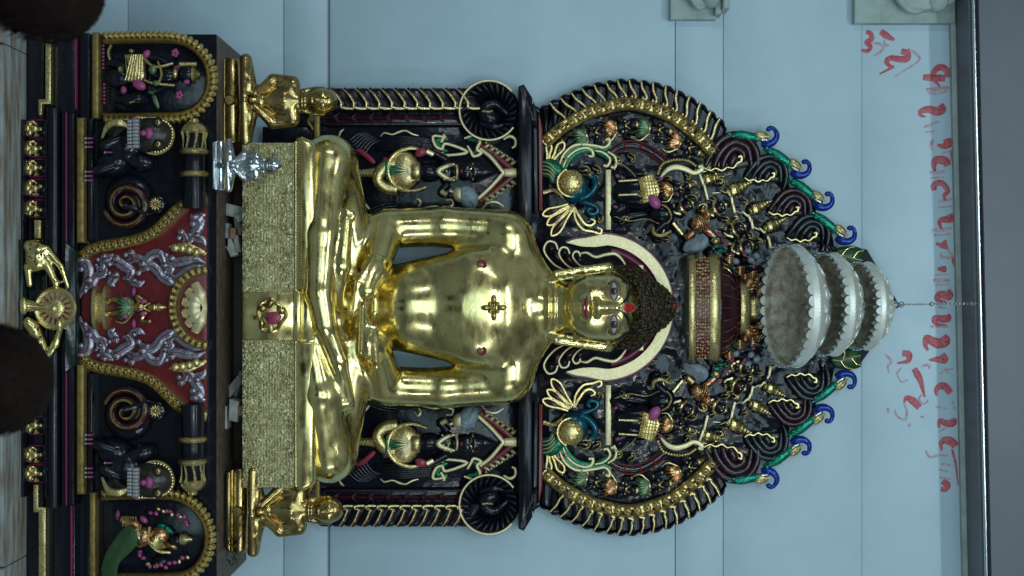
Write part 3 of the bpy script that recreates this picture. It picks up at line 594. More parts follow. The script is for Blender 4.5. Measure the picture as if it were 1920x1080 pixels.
# ---- lions and trunk spirals on either side
def lion(mir):
    def fix(g):
        if mir: g.V = [np.c_[v[:, 0]+0, 1153-v[:, 1], v[:, 2]] for v in g.V]; g.F = [q[::-1] for q in g.F]
        return g
    z = Z0+8
    b = MB(); b.ell((235, 275, z+10), (40, 38, 26), 30, 16, 12); b.ell((215, 305, z+10), (34, 28, 22), -20, 14, 10); b.ell((262, 300, z+12), (34, 20, 20), 20, 14, 10)
    b.tube([(225, 265, z+20), (205, 275, z+32), (196, 278, z+32)], [16, 11, 8], 10); b.tube([(215, 310, z+18), (190, 320, z+26), (176, 325, z+24)], [15, 10, 8], 10)
    b.tube([(262, 315, z+14), (282, 308, z+14), (292, 300, z+10)], [10, 8, 4], 8); b.ell((240, 375, z+4), (45, 50, 14), 0, 18, 10)
    lo = fix(b).build('lion', 'enamel', ped, k=KP)
    h = MB(); h.ell((288, 256, z+30), (42, 34, 28), 0, 18, 14); h.ell((262, 254, z+46), (14, 26, 16), 0, 14, 10); h.ell((287, 254, z+50), (12, 14, 14), 0, 12, 8)
    for i in range(16):
        y = 240+i*3.2; h.tube([(262-i*1.5, 236+i*0.3, z+26+0.2*i), (240-i*1.8, 232+i*2.4, z+30), (205+i*0.8, 240+i*3.0, z+26)], [3, 4, 1.5], 6)
    for s_ in (-1, 1): h.ell((306, 255+s_*20, z+50), (10, 11, 8), 0, 10, 8)
    fix(h).build('lion_head', 'liondark', lo, k=KP)
    g = MB(); g.tube([(262, 222, z+34), (285, 224, z+36), (308, 226, z+34), (326, 240, z+32), (331, 258, z+32), (322, 280, z+32), (305, 290, z+32), (288, 290, z+32), (270, 280, z+34)], 2.6, 6)
    for q in along(spl([(262, 224), (308, 228), (326, 240), (330, 258), (322, 278), (300, 288), (270, 281)], 5), 30)[0]: g.ell((q[0], q[1], z+37), 2.6, 0, 6, 4)
    g.tube([(200, 262, z+40), (212, 240, z+44), (232, 234, z+46), (256, 244, z+42)], [2, 6, 8, 3], 8, 0.6); fix(g).build('mane_trim', 'gold', lo, k=KP)
    g = MB(); g.tube([(272, 228, z+60), (262, 232, z+66), (260, 256, z+70), (262, 278, z+64), (272, 282, z+58)], [2, 3, 3, 3, 2], 8); g.ell((292, 255, z+60), (8, 11, 6)); g.ell((282, 255, z+62), (6, 6, 5))
    fix(g).build('muzzle', 'pink', lo, k=KP)
    g = MB()
    for i in range(8):
        y = 231+i*6.6; g.box(265, 275, y, y+5.6, z+60, z+76-abs(i-3.5)*0.5, 1.0); g.box(255, 263.5, y+1, y+6, z+60, z+75-abs(i-3.5)*0.5, 1.0)
    fix(g).build('teeth', 'whiteenamel', lo, k=KP)
    g = MB(); 
    for s_ in (-1, 1): g.ell((308, 255+s_*20, z+57), (5, 6, 4))
    fix(g).build('eye', 'gold', lo, k=KP)
    g = MB()
    for s_ in (-1, 1): g.ell((308, 255+s_*20, z+60.5), (2.2, 2.4, 2))
    fix(g).build('pupil', 'black', lo, k=KP)
    g = MB(); g2 = MB()
    for bx, by in ((208, 272), (172, 324), (172, 262)):
        g.cut(); g2.cut()
        for i in range(3):
            g.tube([(bx+10, by+i*8, z+34), (bx, by+i*8, z+34)], [1.2, 2.2], 6, smooth=False); g2.ell((bx-4, by+i*8, z+34), (2.6, 2.4, 2.4))
    fix(g).build('toe_line', 'pink', lo, k=KP); fix(g2).build('claw', 'whiteenamel', lo, k=KP)
    sp = MB(); pts = []
    for i in range(40):
        t = i/39; a = math.radians(200+t*760); r = 38*(1-t)+5; pts.append((240+r*math.cos(a), 383-(r*math.sin(a)), z+16+t*10))
    sp.tube(pts, [6, 9.5, 9, 7.5, 6, 4], 10, smooth=False); sp = fix(sp); so = sp.build('spiral', 'maroon', ped, k=KP)
    g = MB(); g.tube([(p[0], p[1], p[2]+6.5) for p in pts], [1.5, 4.2, 4.2, 2.6], 6, smooth=False); fix(g).build('spiral_ridge', 'oldbrass', so, k=KP)
    g = MB(); g.tube([(240, 388, z+34), (262, 394, z+32), (278, 402, z+26), (292, 400, z+22)], [7, 5, 3, 2], 8); fix(g).build('trunk_tip', 'enamel', so, k=KP)
    g = MB(); g.lathe((293, 383, z+8), [(0, 18), (6, 17), (8, 13)], 24, 'z'); r_ = fix(g).build('rosette', 'enamel', ped, k=KP)
    g = MB()
    for i in range(12): a = i*math.pi/6; g.ell((293+8*math.cos(a), 383+8*math.sin(a), z+16), (5, 2, 2.5), math.degrees(a))
    g.ell((293, 383, z+17), 3); fix(g).build('rosette_petals', 'gold', r_, k=KP)
lion(False); lion(True)
# bolster cushions
def bolster(mir):
    def fix(g):
        if mir: g.V = [np.c_[v[:, 0]-3, 1150-v[:, 1], v[:, 2]] for v in g.V]; g.F = [q[::-1] for q in g.F]
        return g
    c = (366, 0, Z0+24)
    g = MB(); g.lathe(c, [(236, 6), (238, 16), (262, 19), (278, 20), (292, 20), (296, 21), (316, 21), (322, 20), (334, 21), (362, 22), (392, 22), (394, 4)], 24, 'y'); o = fix(g).build('bolster_cushion', 'enamel_smooth', ped, k=KP)
    for y in (285, 327):
        g = MB(); g.lathe(c, [(y-6, 20), (y-4, 25), (y, 27), (y+4, 25), (y+6, 20)], 24, 'y'); fix(g).build('cushion_ring', 'gold', o, k=KP)
    g = MB(); g.lathe(c, [(222, 2), (224, 8), (230, 10), (233, 16), (240, 22), (247, 25), (250, 22), (252, 19)], 24, 'y')
    for i in range(8):
        a = 2*math.pi*(i+.5)/8; g.tube([(366+22*math.cos(a), 248, Z0+24+22*math.sin(a)), (366+20*math.cos(a), 262, Z0+24+20*math.sin(a)), (366+20*math.cos(a+.2), 280, Z0+24+20*math.sin(a+.2))], [4, 2.4, 2], 6)
    fix(g).build('finial', 'gold', o, k=KP)
bolster(False); bolster(True)
# niches at the two ends
def niche(mir, dy):
    A = [(196, 78), (250, 76), (310, 76), (345, 82), (372, 100), (389, 125), (393, 150), (388, 175), (372, 199), (345, 213), (310, 216), (250, 217), (196, 217)]
    if mir: A = [(x-4, 931+(y-76)*1.06) for x, y in A]
    P = spl(A, 6)
    c0 = P.mean(0)
    g = MB(); g.prism(P[::2], Z0-2, Z0+3, 0.5); n = g.build('niche', 'enamel', ped, k=KP)
    g = MB(); g.sweep(P, [(-3, Z0), (-3, Z0+26), (0, Z0+30), (4, Z0+26), (4, Z0)]); g.build('inner_moulding', 'dullgold', n, k=KP)
    g = MB(); Q, T = along(P, 46, False)
    for q, t in zip(Q, T):
        nrm = np.array([t[1], -t[0]]);  o_ = q+nrm*9*(1 if np.dot(nrm, q-c0) > 0 else -1)
        g.ell((o_[0], o_[1], Z0+20), (9.5, 6.2, 11), math.degrees(math.atan2(t[1], t[0]))+72, 8, 6)
    g.build('leaf_rope', 'gold', n, k=KP)
    g = MB(); a, b = (62, 223) if not mir else (922, 1108); g.box(175 if not mir else 170, 188 if not mir else 182, a, b, Z0, Z0+26, 3); g.build('niche_sill', 'dullgold', n, k=KP)
    return n
n1 = niche(False, 0); n2 = niche(True, 0)
# figure in the upper niche (dark, gold lattice skirt, pink flowers)
m = MB(); m.ell((222, 146, Z0+14), (26, 20, 12), 0, 14, 10); m.ell((312, 142, Z0+18), (24, 17, 13), 0, 14, 10); m.ell((352, 140, Z0+20), (17, 17, 14), 0, 14, 10)
m.tube([(320, 125, Z0+18), (300, 112, Z0+22), (282, 108, Z0+26)], [8, 6, 5], 8); m.tube([(318, 158, Z0+18), (296, 170, Z0+22), (280, 165, Z0+28)], [8, 6, 5], 8)
m.tube([(244, 138, Z0+14), (222, 120, Z0+16), (200, 118, Z0+14)], [12, 9, 6], 8); m.tube([(222, 186, Z0+14), (245, 190, Z0+22), (262, 186, Z0+20), (276, 190, Z0+14)], [9, 14, 16, 8], 10); m.ell((236, 196, Z0+12), (22, 16, 12))
m.build('niche_figure', 'enamel', n1, k=KP)
m = MB(); m.prism(spl([(238, 104), (268, 106), (274, 128), (272, 152), (240, 154), (244, 128)], 3), Z0+14, Z0+32, 4, 4)
for i in range(6):
    m.tube([(240+i*6, 105, Z0+35), (244+i*5, 153, Z0+35)], 0.9, 5, smooth=False); m.tube([(240+i*6, 153, Z0+35), (252+i*4, 105, Z0+35)], 0.9, 5, smooth=False)
m.build('lattice_skirt', 'gold', n1, k=KP)
m = MB(); m.cut(); m.tube([(274, 110, Z0+28), (284, 122, Z0+30), (300, 128, Z0+32), (328, 121, Z0+30)], 3, 6); m.tube([(274, 152, Z0+28), (290, 158, Z0+30), (330, 162, Z0+28)], 3, 6)
m.tube([(300, 118, Z0+32), (308, 142, Z0+36), (300, 160, Z0+32)], 2.5, 6); m.ell((332, 140, Z0+32), (5, 10, 5)); m.tube([(340, 123, Z0+30), (372, 122, Z0+30)], [5, 4], 6); m.lathe((362, 140, Z0+20), [(0, 15), (5, 15), (8, 9), (14, 4)], 14, 'x')
m.tube([(228, 128, Z0+26), (230, 136, Z0+27)], [5, 5], 6); m.tube([(208, 84, Z0+12), (203, 98, Z0+14), (208, 118, Z0+14)], 3, 6); m.tube([(248, 195, Z0+34), (258, 192, Z0+36)], 2, 6); m.tube([(245, 96, Z0+22), (252, 98, Z0+22)], 4, 6)
m.build('niche_jewellery', 'gold', n1, k=KP)
m = MB(); m.ell((279, 104, Z0+34), (9, 6.5, 6), -50); m.cut(); m.ell((266, 162, Z0+36), (14, 9, 7), 30); m.cut(); m.ell((234, 170, Z0+24), (6, 8, 6)); m.cut(); m.ell((354, 156, Z0+34), (6, 5, 4)); m.cut()
for cx, cy in ((328, 99), (336, 178), (332, 130)):
    m.cut()
    for i in range(5): a = i*1.256; m.ell((cx+4*math.cos(a), cy+5*math.sin(a), Z0+14), (4, 4, 3))
m.cut()
for i in range(7): m.ell((193, 85+i*7, Z0+14), (3, 2.6, 3))
m.cut()
for i in range(6): m.ell((195, 158+i*7, Z0+14), (3, 2.6, 3))
m.build('pink_flower', 'pink', n1, k=KP)
m = MB(); m.ell((290, 132, Z0+30), (8, 10, 6)); m.ell((296, 158, Z0+30), (8, 6, 5)); m.ell((292, 190, Z0+16), (16, 5, 4), 70); m.ell((286, 172, Z0+22), (8, 6, 5)); m.build('green_leaf', 'palegreen', n1, k=KP)
# figure in the lower niche (red gold robe, flower garland)
m = MB(); m.tube([(232, 972, Z0+22), (250, 978, Z0+28), (262, 985, Z0+28)], [9, 11, 10], 10); m.ell((272, 1005, Z0+26), (16, 20, 14), 20, 14, 10); m.ell((300, 1003, Z0+24), (20, 17, 13), -10, 14, 10); m.ell((322, 1022, Z0+18), (14, 8, 8), 30)
m.build('niche_figure', 'orangered', n2, k=KP)
m = MB()
for i in range(6):
    m.tube([(234+i*5, 966, Z0+32), (236+i*5, 984, Z0+36)], 1.3, 5, smooth=False)
    m.tube(circ(272, 1003, 6+i*3, 10, 100, 260, Z0+38-i*2), 1.6, 5); m.tube(circ(305, 1006, 5+i*3, 10, 60, 230, Z0+38-i*2), 1.6, 5)
m.tube([(285, 985, Z0+32), (283, 1010, Z0+36), (300, 1030, Z0+32), (322, 1034, Z0+26)], 3, 6); m.lathe((340, 1010, Z0+22), [(0, 11), (8, 12), (14, 7), (22, 3)], 14, 'x')
m.build('robe_fold', 'gold', n2, k=KP)
m = MB(); m.ell((332, 1012, Z0+24), (13, 11, 11)); m.ell((300, 1055, Z0+10), (16, 14, 8)); m.build('niche_figure_head', 'enamel', n2, k=KP)
m = MB(); p_ = MB(); rr = random.Random(4)
for q in along(spl([(285, 962), (310, 955), (340, 968), (352, 985)], 6), 12)[0].tolist()+along(spl([(262, 1035), (275, 1052), (300, 1060), (330, 1055), (350, 1045)], 6), 14)[0].tolist():
    t_ = p_ if rr.random() < .45 else m; t_.cut(); t_.ell((q[0]+rr.uniform(-3, 3), q[1]+rr.uniform(-4, 4), Z0+16+rr.uniform(0, 8)), (5, 4, 4), rr.uniform(0, 180))
p_.cut(); p_.ell((273, 972, Z0+30), (9, 6, 6), 40); p_.cut(); p_.ell((222, 965, Z0+20), (4, 10, 4)); p_.build('pink_flower', 'pink', n2, k=KP); m.build('gold_flower', 'gold', n2, k=KP)
m = MB(); m.ell((318, 992, Z0+24), (12, 5, 5), 40); m.ell((305, 985, Z0+22), (9, 5, 5)); m.build('green_scarf', 'emerald', n2, k=KP)
# ================================================================ throne seat
KT = kz(262); ZT = 262
th = empty('inscribed_throne', W(455, 590, 160, KT), 'golden throne block covered with rows of tiny engraved letters, under the big statue', 'throne')
def inscribed(y0, y1):
    nx, ny = 92, int((y1-y0)/1.5); X = np.linspace(455, 550, nx); Y = np.linspace(y0, y1, ny)
    H = np.zeros((nx, ny)); rows = 18; rs = np.random.RandomState(int(y0))
    for r in range(rows):
        x0 = 457+r*5.15; on = (X > x0) & (X < x0+3.6); g = rs.rand(ny)
        seg = (g > 0.42).astype(float); seg2 = (rs.rand(ny) > 0.5).astype(float)
        ii = np.nonzero(on)[0]
        for j, i in enumerate(ii): H[i] = seg if j % 3 else seg2
        H[ii[-1:]] = 1
    H = H*1.5+rs.rand(nx, ny)*0.35
    V = np.stack([np.repeat(X, ny), np.tile(Y, nx), (ZT+H.ravel())], 1)
    ij = np.arange(nx*ny).reshape(nx, ny); F = np.stack([ij[:-1, :-1], ij[:-1, 1:], ij[1:, 1:], ij[1:, :-1]], -1).reshape(-1, 4)[:, ::-1]
    b = [(0, 0), (0, ny-1), (nx-1, ny-1), (nx-1, 0)]
    Vb = []; Fb = []
    me = mesh_from('inscribed_panel', Wv(V, KT)-WL[th.name], F, 'inscribed', 'auto'); o = bpy.data.objects.new('inscribed_panel', me); reg(o, th, WL[th.name]); return o
mat('inscribed', (0.66, 0.62, 0.42), 1, 0.26, 0.5, 500, 0, 25, (0.50, 0.45, 0.27), rvar=0.08)
m = MB(); m.box(455, 550.5, 268, 914, 60, ZT-0.5, 0); m.build('throne_block', 'inscribed', th, k=KT, smooth=False)
inscribed(269, 546); inscribed(639, 913)
m = MB(); m.box(455, 553, 547, 638, 100, ZT+9, 3); m.box(551, 566, 545, 640, 100, ZT+14, 4); cp = m.build('centre_plaque', 'brass', th, k=KT)
m = MB(); m.tube([(496, 566, ZT+12), (510, 560, ZT+14), (522, 570, ZT+14), (534, 580, ZT+14), (538, 592, ZT+13), (528, 606, ZT+13), (520, 618, ZT+13), (506, 622, ZT+13), (492, 616, ZT+12), (490, 602, ZT+12), (486, 590, ZT+12), (488, 574, ZT+12)], 3.6, 8, closed=True)
m.ell((494, 578, ZT+14), (9, 7, 6)); m.ell((510, 568, ZT+15), (6, 10, 6), 30); m.ell((493, 606, ZT+13), (5, 12, 5)); m.ell((529, 581, ZT+15), (10, 7, 6), 40); m.build('animal_emblem', 'oldbrass', cp, k=KT)
m = MB(); m.prism([(502, 586), (524, 583), (530, 594), (522, 608), (503, 608), (505, 596)], ZT+10, ZT+19, 2, 1); m.build('emblem_cloth', 'lip', cp, k=KT)
m = MB(); m.ell((510, 614, ZT+15), (10, 6, 5), 80, 12, 6); m.build('emblem_head', 'gold', cp, k=KT)
# rounded seat cushion above the block
m = MB(); m.lathe((565, 0, 0), [], 3) if False else None
for y0, y1 in ((256, 547), (638, 922)):
    m.prism([(551, y0+14), (556, y0+4), (566, y0), (584, y0+8), (592, y0+20), (592, y1), (551, y1)] if y0 < 300 else [(551, y0), (592, y0), (592, y1-20), (584, y1-8), (566, y1), (556, y1-4), (551, y1-14)], 60, ZT+6, 8)
m.box(560, 590, 545, 640, 60, ZT+2, 6); m.build('seat_cushion', 'brass', th, k=KT)
m = MB(); m.tube([(555, 266, ZT+2), (555, 545, ZT+2)], 3.4, 8, smooth=False); m.tube([(555, 640, ZT+2), (555, 912, ZT+2)], 3.4, 8, smooth=False)
for i in range(56): 
    y = 270+i*4.9; m.tube([(558, y, ZT+7), (566, y, ZT+8)], 1.0, 4, smooth=False)
m.build('cushion_edge', 'gold', th, k=KT)
# shims and the dark gap under the throne
KB = kz(120)
m = MB(); m.box(388, 474, 262, 905, 30, 150, 2); o = m.build('wooden_support', 'woodbrown', k=KT*1.01); tag(o, 'dark brown wooden board filling the gap under the golden throne block', 'board')
rr = random.Random(3)
def shim(cx, cy, w, h, ang, z, mt, label):
    a = math.radians(ang); P = [(cx+u*math.cos(a)-v*math.sin(a), cy+u*math.sin(a)+v*math.cos(a)) for u, v in ((-w/2, -h/2), (w/2, -h*.42), (w*.46, h/2), (-w/2, h*.45))]
    m = MB(); m.prism(P, z-46, z, 1.2); o = m.build('stone_chip', mt, k=kz(z)); tag(o, label, 'wedge', 'marble and wood chips wedged under the throne')
for a in [(436, 395, 50, 24, 12, 230, 'chip', 'long grey chip under the throne, just beside the silver figure'), (452, 406, 22, 16, -30, 240, 'chip', 'short slanted grey chip touching the block next to the silver figure'),
          (422, 440, 14, 50, 2, 236, 'chip', 'pale upright chip at the outer side of the upper pile under the throne'), (446, 424, 12, 34, -8, 225, 'chip', 'narrow grey chip behind the upper brown wood piece'), (436, 437, 12, 22, 0, 244, 'chipbrown', 'dull brown wood piece in the middle of the upper pile'),
          (452, 432, 12, 18, 0, 246, 'chipbrown', 'light brown wood cube pressed against the block in the upper pile'), (432, 462, 16, 40, -25, 236, 'chip', 'grey chip leaning outward at the lower end of the upper pile'), (410, 476, 12, 14, 6, 242, 'chip', 'tiny white chip lying at the foot of the upper pile'),
          (444, 456, 10, 36, -12, 240, 'chip', 'thin white sliver beside the leaning chip of the upper pile'), (407, 782, 14, 46, 0, 244, 'chip', 'outermost white block of the lower pile under the throne'), (420, 782, 12, 46, 0, 240, 'chip', 'second white block from outside in the lower pile'),
          (438, 770, 18, 42, 3, 246, 'chip', 'notched white block in the lower pile under the throne'), (454, 771, 16, 20, 0, 248, 'chipbrown', 'brown wood cube between the lower pile and the golden block'), (430, 735, 16, 70, 40, 200, 'chip', 'dark grey slanted chip leaning behind the lower pile'), (446, 720, 12, 50, 20, 190, 'chip', 'grey sliver standing alone behind the slanted chip of the lower pile')]: shim(*a)

# ================================================================ the great seated statue
KS = kz(224)
AX = 577.0
def both(*pr):
    out = []
    for p in pr:
        out.append(p); q = list(p)
        q[1] = (p[1][0], 2*AX-p[1][1], p[1][2])
        if p[0].lstrip('-') == 'cap': q[2] = (p[2][0], 2*AX-p[2][1], p[2][2])
        if p[0].lstrip('-') == 'ell': q[3] = -p[3]
        out.append(tuple(q))
    return out
P = [('ell', (690, AX, 130), (46, 118, 66), 0, 1), ('cap', (725, AX, 138), (868, AX, 142), 81, 112, 0.68, 16), ('ell', (765, AX, 172), (62, 62, 40), 0, 20),
     ('ell', (905, AX, 142), (102, 118, 66), 0, 20), ('cap', (955, AX-134, 132), (955, AX+134, 132), 47, 47, 1.05, 24), ('cap', (975, AX-60, 128), (975, AX+60, 128), 40, 40, 1, 24),
     ('cap', (1000, AX, 135), (1080, AX, 145), 51, 48, 1, 26)]
P += both(('cap', (905, AX-55, 180), (925, AX-30, 186), 42, 40, 0.6, 26))
P += both(('cap', (975, AX-110, 128), (1024, AX-40, 134), 26, 26, 1, 26))
P += both(('cap', (944, AX-148, 132), (830, AX-156, 128), 40, 38, 1, 14), ('cap', (830, AX-156, 128), (726, AX-152, 132), 38, 38, 1, 10))
P += both(('cap', (712, AX-146, 138), (700, AX-62, 214), 41, 25, 1, 10))
P += both(('cap', (652, AX-70, 150), (622, AX-268, 188), 52, 45, 0.95, 16))
P += both(('ell', (614, AX-280, 196), (45, 44, 48), 0, 20))
# shins and feet of the lotus seat (crossed, not symmetric)
P += [('cap', (612, 300, 206), (606, 440, 238), 43, 37, 1, 18), ('cap', (606, 440, 238), (603, 550, 258), 37, 28, 1, 8), ('cap', (603, 550, 258), (614, 608, 264), 28, 22, 1, 6), ('cap', (614, 608, 264), (638, 676, 252), 20, 17, 1, 6), ('cap', (638, 676, 252), (655, 752, 238), 17, 12, 1, 5),
      ]
P += [('cap', (615, 862, 206), (604, 740, 236), 44, 38, 1, 18), ('cap', (604, 740, 236), (585, 640, 240), 37, 25, 1, 7), ('cap', (585, 640, 240), (574, 588, 234), 25, 17, 1, 5), ('cap', (628, 575, 236), (643, 500, 250), 14, 17, 1, 6),
      ('cap', (643, 500, 250), (652, 412, 246), 17, 12, 1, 5)]
for i in range(5): P.append(('ell', (640+i*6.2, 398+abs(i-2)*4, 246), (4.6, 11, 7), 0, 2)); P.append(('ell', (637+i*6.2, 768-abs(i-2)*4, 230), (4.6, 11, 7), 0, 2))
# hands in the lap
P += [('ell', (632, AX, 190), (36, 66, 48), 0, 14)]
P += [('cap', (700, 505, 220), (688, 545, 242), 23, 18, 0.8, 8), ('cap', (700, 650, 214), (684, 612, 236), 23, 18, 0.8, 8)]
for i, (x0, x1) in enumerate(((668, 668), (678, 677), (688, 686), (697, 694))):
    P.append(('cap', (698-i*3, 484+i*5, 226), (672+i*8, 530, 248-i*2), 6, 6, 1, 2)); P.append(('cap', (672+i*8, 530, 248-i*2), (666+i*6, 585-i*7, 252-i*3), 6, 5, 1, 2))
P += [('cap', (678, 660, 236), (683, 572, 258), 9, 7, 1, 4), ('cap', (706, 688, 222), (703, 612, 242), 8, 6.5, 1, 4), ('cap', (690, 665, 226), (692, 610, 244), 8, 7, 1, 4), ('cap', (704, 500, 226), (704, 590, 236), 8, 6, 1, 4)]
# head
H = [('ell', (1146, AX, 166), (63, 71, 68), 0, 1), ('ell', (1100, AX, 178), (42, 54, 50), 0, 22), ('ell', (1080, AX, 214), (13, 18, 14), 0, 12)]
H += both(('ell', (1110, AX-30, 188), (30, 24, 22), 0, 26))
H += [('cap', (1168, AX, 227), (1124, AX, 243), 7, 9.5, 1, 8), ('ell', (1119, AX, 244), (8, 10, 8), 0, 5)]
H += both(('ell', (1119, AX-12.5, 236), (6.5, 7, 8), 0, 3), ('ell', (1151, AX-30, 222), (12, 23, 13), 0, 5), ('cap', (1168, AX-10, 228), (1172, AX-42, 214), 5, 4, 1, 9))
H += both(('-ell', (1117, AX-9, 247), (2.6, 3, 5), 0, 2))
H += [('ell', (1097, AX, 226), (11, 23, 12), 0, 8), ('ell', (1093, AX, 233), (4.5, 13, 6), 0, 4), ('ell', (1102, AX, 234), (4, 16, 6), 0, 4)]
# long ears
H += both(('cap', (1038, AX-56, 160), (1044, AX-62, 160), 10, 9, 1, 4), ('cap', (1044, AX-64, 160), (1100, AX-72, 160), 7.5, 7.5, 1, 3), ('cap', (1100, AX-72, 160), (1146, AX-78, 154), 7.5, 8.5, 1, 4),
          ('cap', (1046, AX-54, 168), (1108, AX-61, 172), 5, 5, 1, 2), ('cap', (1146, AX-78, 150), (1156, AX-66, 156), 6, 6, 1, 4), ('cap', (1108, AX-58, 170), (1140, AX-62, 165), 6, 6, 1, 5))
for x in (1029, 1041, 1053): H.append(('tor', (x, AX, 142), 49.5, 3.4, 3))
fld = sdf(P+H, (545, 240, 20), (1225, 934, 310), 2.7)
V_, Q_ = nets(fld, 3)
st = empty('seated_golden_statue', W(575, AX, 200, KS), 'large polished golden statue sitting cross legged with painted eyes and curly dark hair', 'statue')
sdf_obj('body', V_, Q_, 'brass', st, KS)
# hair
hp = [('ell', (1180, AX, 142), (64, 77, 80), 0, 1), ('ell', (1228, AX, 150), (38, 44, 46), 0, 12), ('ell', (1256, AX, 154), (16, 20, 20), 0, 10), ('-cap', (1128, AX-54, 238), (1128, AX+54, 238), 81, 81, 1, 3)]
hf = sdf(hp, (1090, 480, 50), (1290, 674, 240), 3.0); hv, hq = nets(hf, 1)
keep = ~((hv[hq].mean(1)[:, 0] < 1128)); hq = hq[keep]
used = sorted(set(hq.ravel())); mp_ = {u: i for i, u in enumerate(used)}; hv = hv[used]; hq = np.array([[mp_[a] for a in q] for q in hq])
hm = MB(); hm.V.append(hv); hm.F += [tuple(q) for q in hq]; hm.n = len(hv)
pts = hv[np.random.permutation(len(hv))]; sel = []
for p in pts:
    if p[2] < 110: continue
    if all((p[0]-q[0])**2+(p[1]-q[1])**2+(p[2]-q[2])**2 > 96 for q in sel): sel.append(p)
for p in sel:
    a0 = random.uniform(0, 6.28); d = (p-np.array([1180, AX, 140])); d /= np.linalg.norm(d)
    u = np.cross(d, [0.3, 0.2, 1]); u /= np.linalg.norm(u); v = np.cross(d, u); L_ = []
    for i in range(9):
        t = a0+i*0.95; r = 6.0*(1-i/11); L_.append(p+d*(0.8+i*0.5)+u*r*math.cos(t)+v*r*math.sin(t))
    hm.tube(L_, [2.4, 2.4, 2.1, 1.8], 6, smooth=False)
hm.build('curly_hair', 'hair_bronze', st, k=KS, smooth=True)
ff = fld
for s_ in (-1, 1):
    ey = AX+s_*31.5
    def almond(a, b, n=16, x0=1150): return [(x0+b*math.sin(t)*(1 if math.sin(t) > 0 else 0.85), ey+a*math.cos(t)*1.0) for t in np.linspace(0, 2*math.pi, n, endpoint=False)]
    def am(a, b, n=20, x0=1150.5):
        o = []
        for t in np.linspace(0, 2*math.pi, n, endpoint=False): c_, s2 = math.cos(t), math.sin(t); o.append((x0+b*math.copysign(abs(s2)**1.2, s2), ey+a*c_))
        return o
    m = MB(); drape(m, ff, am(20.5, 10), 0.4, 0.4); e = m.build('eyelid', 'lid', st, k=KS)
    m = MB(); drape(m, ff, am(16.5, 5.6), 1.3, 0.6); m.build('eye_white', 'whiteenamel', e, k=KS)
    m = MB(); drape(m, ff, [(1150.5+6.3*math.cos(t), ey+7.4*math.sin(t)) for t in np.linspace(0, 6.28, 16, endpoint=False)], 2.2, 0.6); m.build('iris', 'iris', e, k=KS)
    m = MB(); drape(m, ff, [(1150.5+3*math.cos(t), ey+3*math.sin(t)) for t in np.linspace(0, 6.28, 12, endpoint=False)], 3.0, 0.3); m.build('pupil', 'black', e, k=KS)
    m = MB(); oo = am(18.5, 6.6, 24); dtube(m, ff, oo[:13], 1.2, 1.4); dtube(m, ff, oo[12:]+oo[:1], 0.8, 1.4); m.build('eye_line', 'black', e, k=KS)
    m = MB(); P_ = spl([(1163, AX+s_*7), (1170, AX+s_*12), (1177, AX+s_*22), (1178.5, AX+s_*36), (1173, AX+s_*50), (1163, AX+s_*58), (1154, AX+s_*62)], 6)
    m.tube([(p[0], p[1], zsurf(ff, p[0], p[1])+0.6) for p in P_], [1.2, 2.8, 3.4, 2.8, 1.2], 6, 0.6, smooth=False); m.build('eyebrow', 'black', st, k=KS)
m = MB(); drape(m, ff, spl([(1099, AX-21), (1102.5, AX-9), (1101, AX), (1102.5, AX+9), (1099, AX+21), (1097, AX+12), (1096, AX), (1097, AX-12)], 4, True), 0.5, 1.0); drape(m, ff, spl([(1097, AX-17), (1095, AX), (1097, AX+17), (1092.5, AX+10), (1091, AX), (1092.5, AX-10)], 4, True), 0.5, 1.2); lo = m.build('lips', 'lip', st, k=KS)
m = MB(); dtube(m, ff, [(1100, AX-22), (1096, AX-9), (1097, AX), (1096, AX+9), (1100, AX+22)], 0.8, 2.2); m.build('mouth_line', 'black', lo, k=KS)
m = MB(); drape(m, ff, spl([(1192, AX), (1184, AX-5.5), (1174, AX-6.5), (1168, AX), (1174, AX+6.5), (1184, AX+5.5)], 5, True), 1, 2); tl = m.build('forehead_mark', 'tilak', st, k=KS)
m = MB(); dtube(m, ff, [(1195, AX), (1184, AX-8), (1173, AX-9), (1166, AX-1), (1166, AX+1), (1173, AX+9), (1184, AX+8), (1195, AX)], 1.4, 1.2); m.ell((1163, AX, zsurf(ff, 1163, AX)+2), 2.6); m.build('mark_border', 'gold', tl, k=KS)
m = MB(); m.lathe((1266, AX, 158), [(-4, 9), (2, 10), (8, 7), (14, 0.5)], 14, 'x'); m.build('crest_jewel', 'tilak', st, k=KS)
for s_ in (-1, 1):
    z = zsurf(ff, 903, AX+s_*81)
    m = MB(); m.lathe((903, AX+s_*81, z-4), [(0, 9.5), (5, 9.5), (7, 7.5), (6, 6), (6, 3)], 20, 'z'); n = m.build('nipple_ring', 'copperred', st, k=KS)
    m = MB(); m.ell((903, AX+s_*81, z+3), 3.2); m.build('nipple_stud', 'gold', n, k=KS)
m = MB()
for a in range(4):
    t = math.radians(a*90); 
    for r, q in ((15, (10, 5.5, 5)),): x, y = 926+r*math.cos(t), AX+r*math.sin(t); m.ell((x, y, zsurf(ff, x, y)+1.5), q, math.degrees(t))
    t += math.pi/4; x, y = 926+10*math.cos(t), AX+10*math.sin(t); m.ell((x, y, zsurf(ff, x, y)+1.5), (4.5, 4.5, 4.5)); x, y = 926+6*math.cos(t), AX+6*math.sin(t); m.ell((x, y, zsurf(ff, x, y)+2.5), 2.2)
m.ell((926, AX, zsurf(ff, 926, AX)+3), (5, 5, 5)); m.build('chest_emblem', 'oldbrass', st, k=KS, smooth=True)
m = MB()
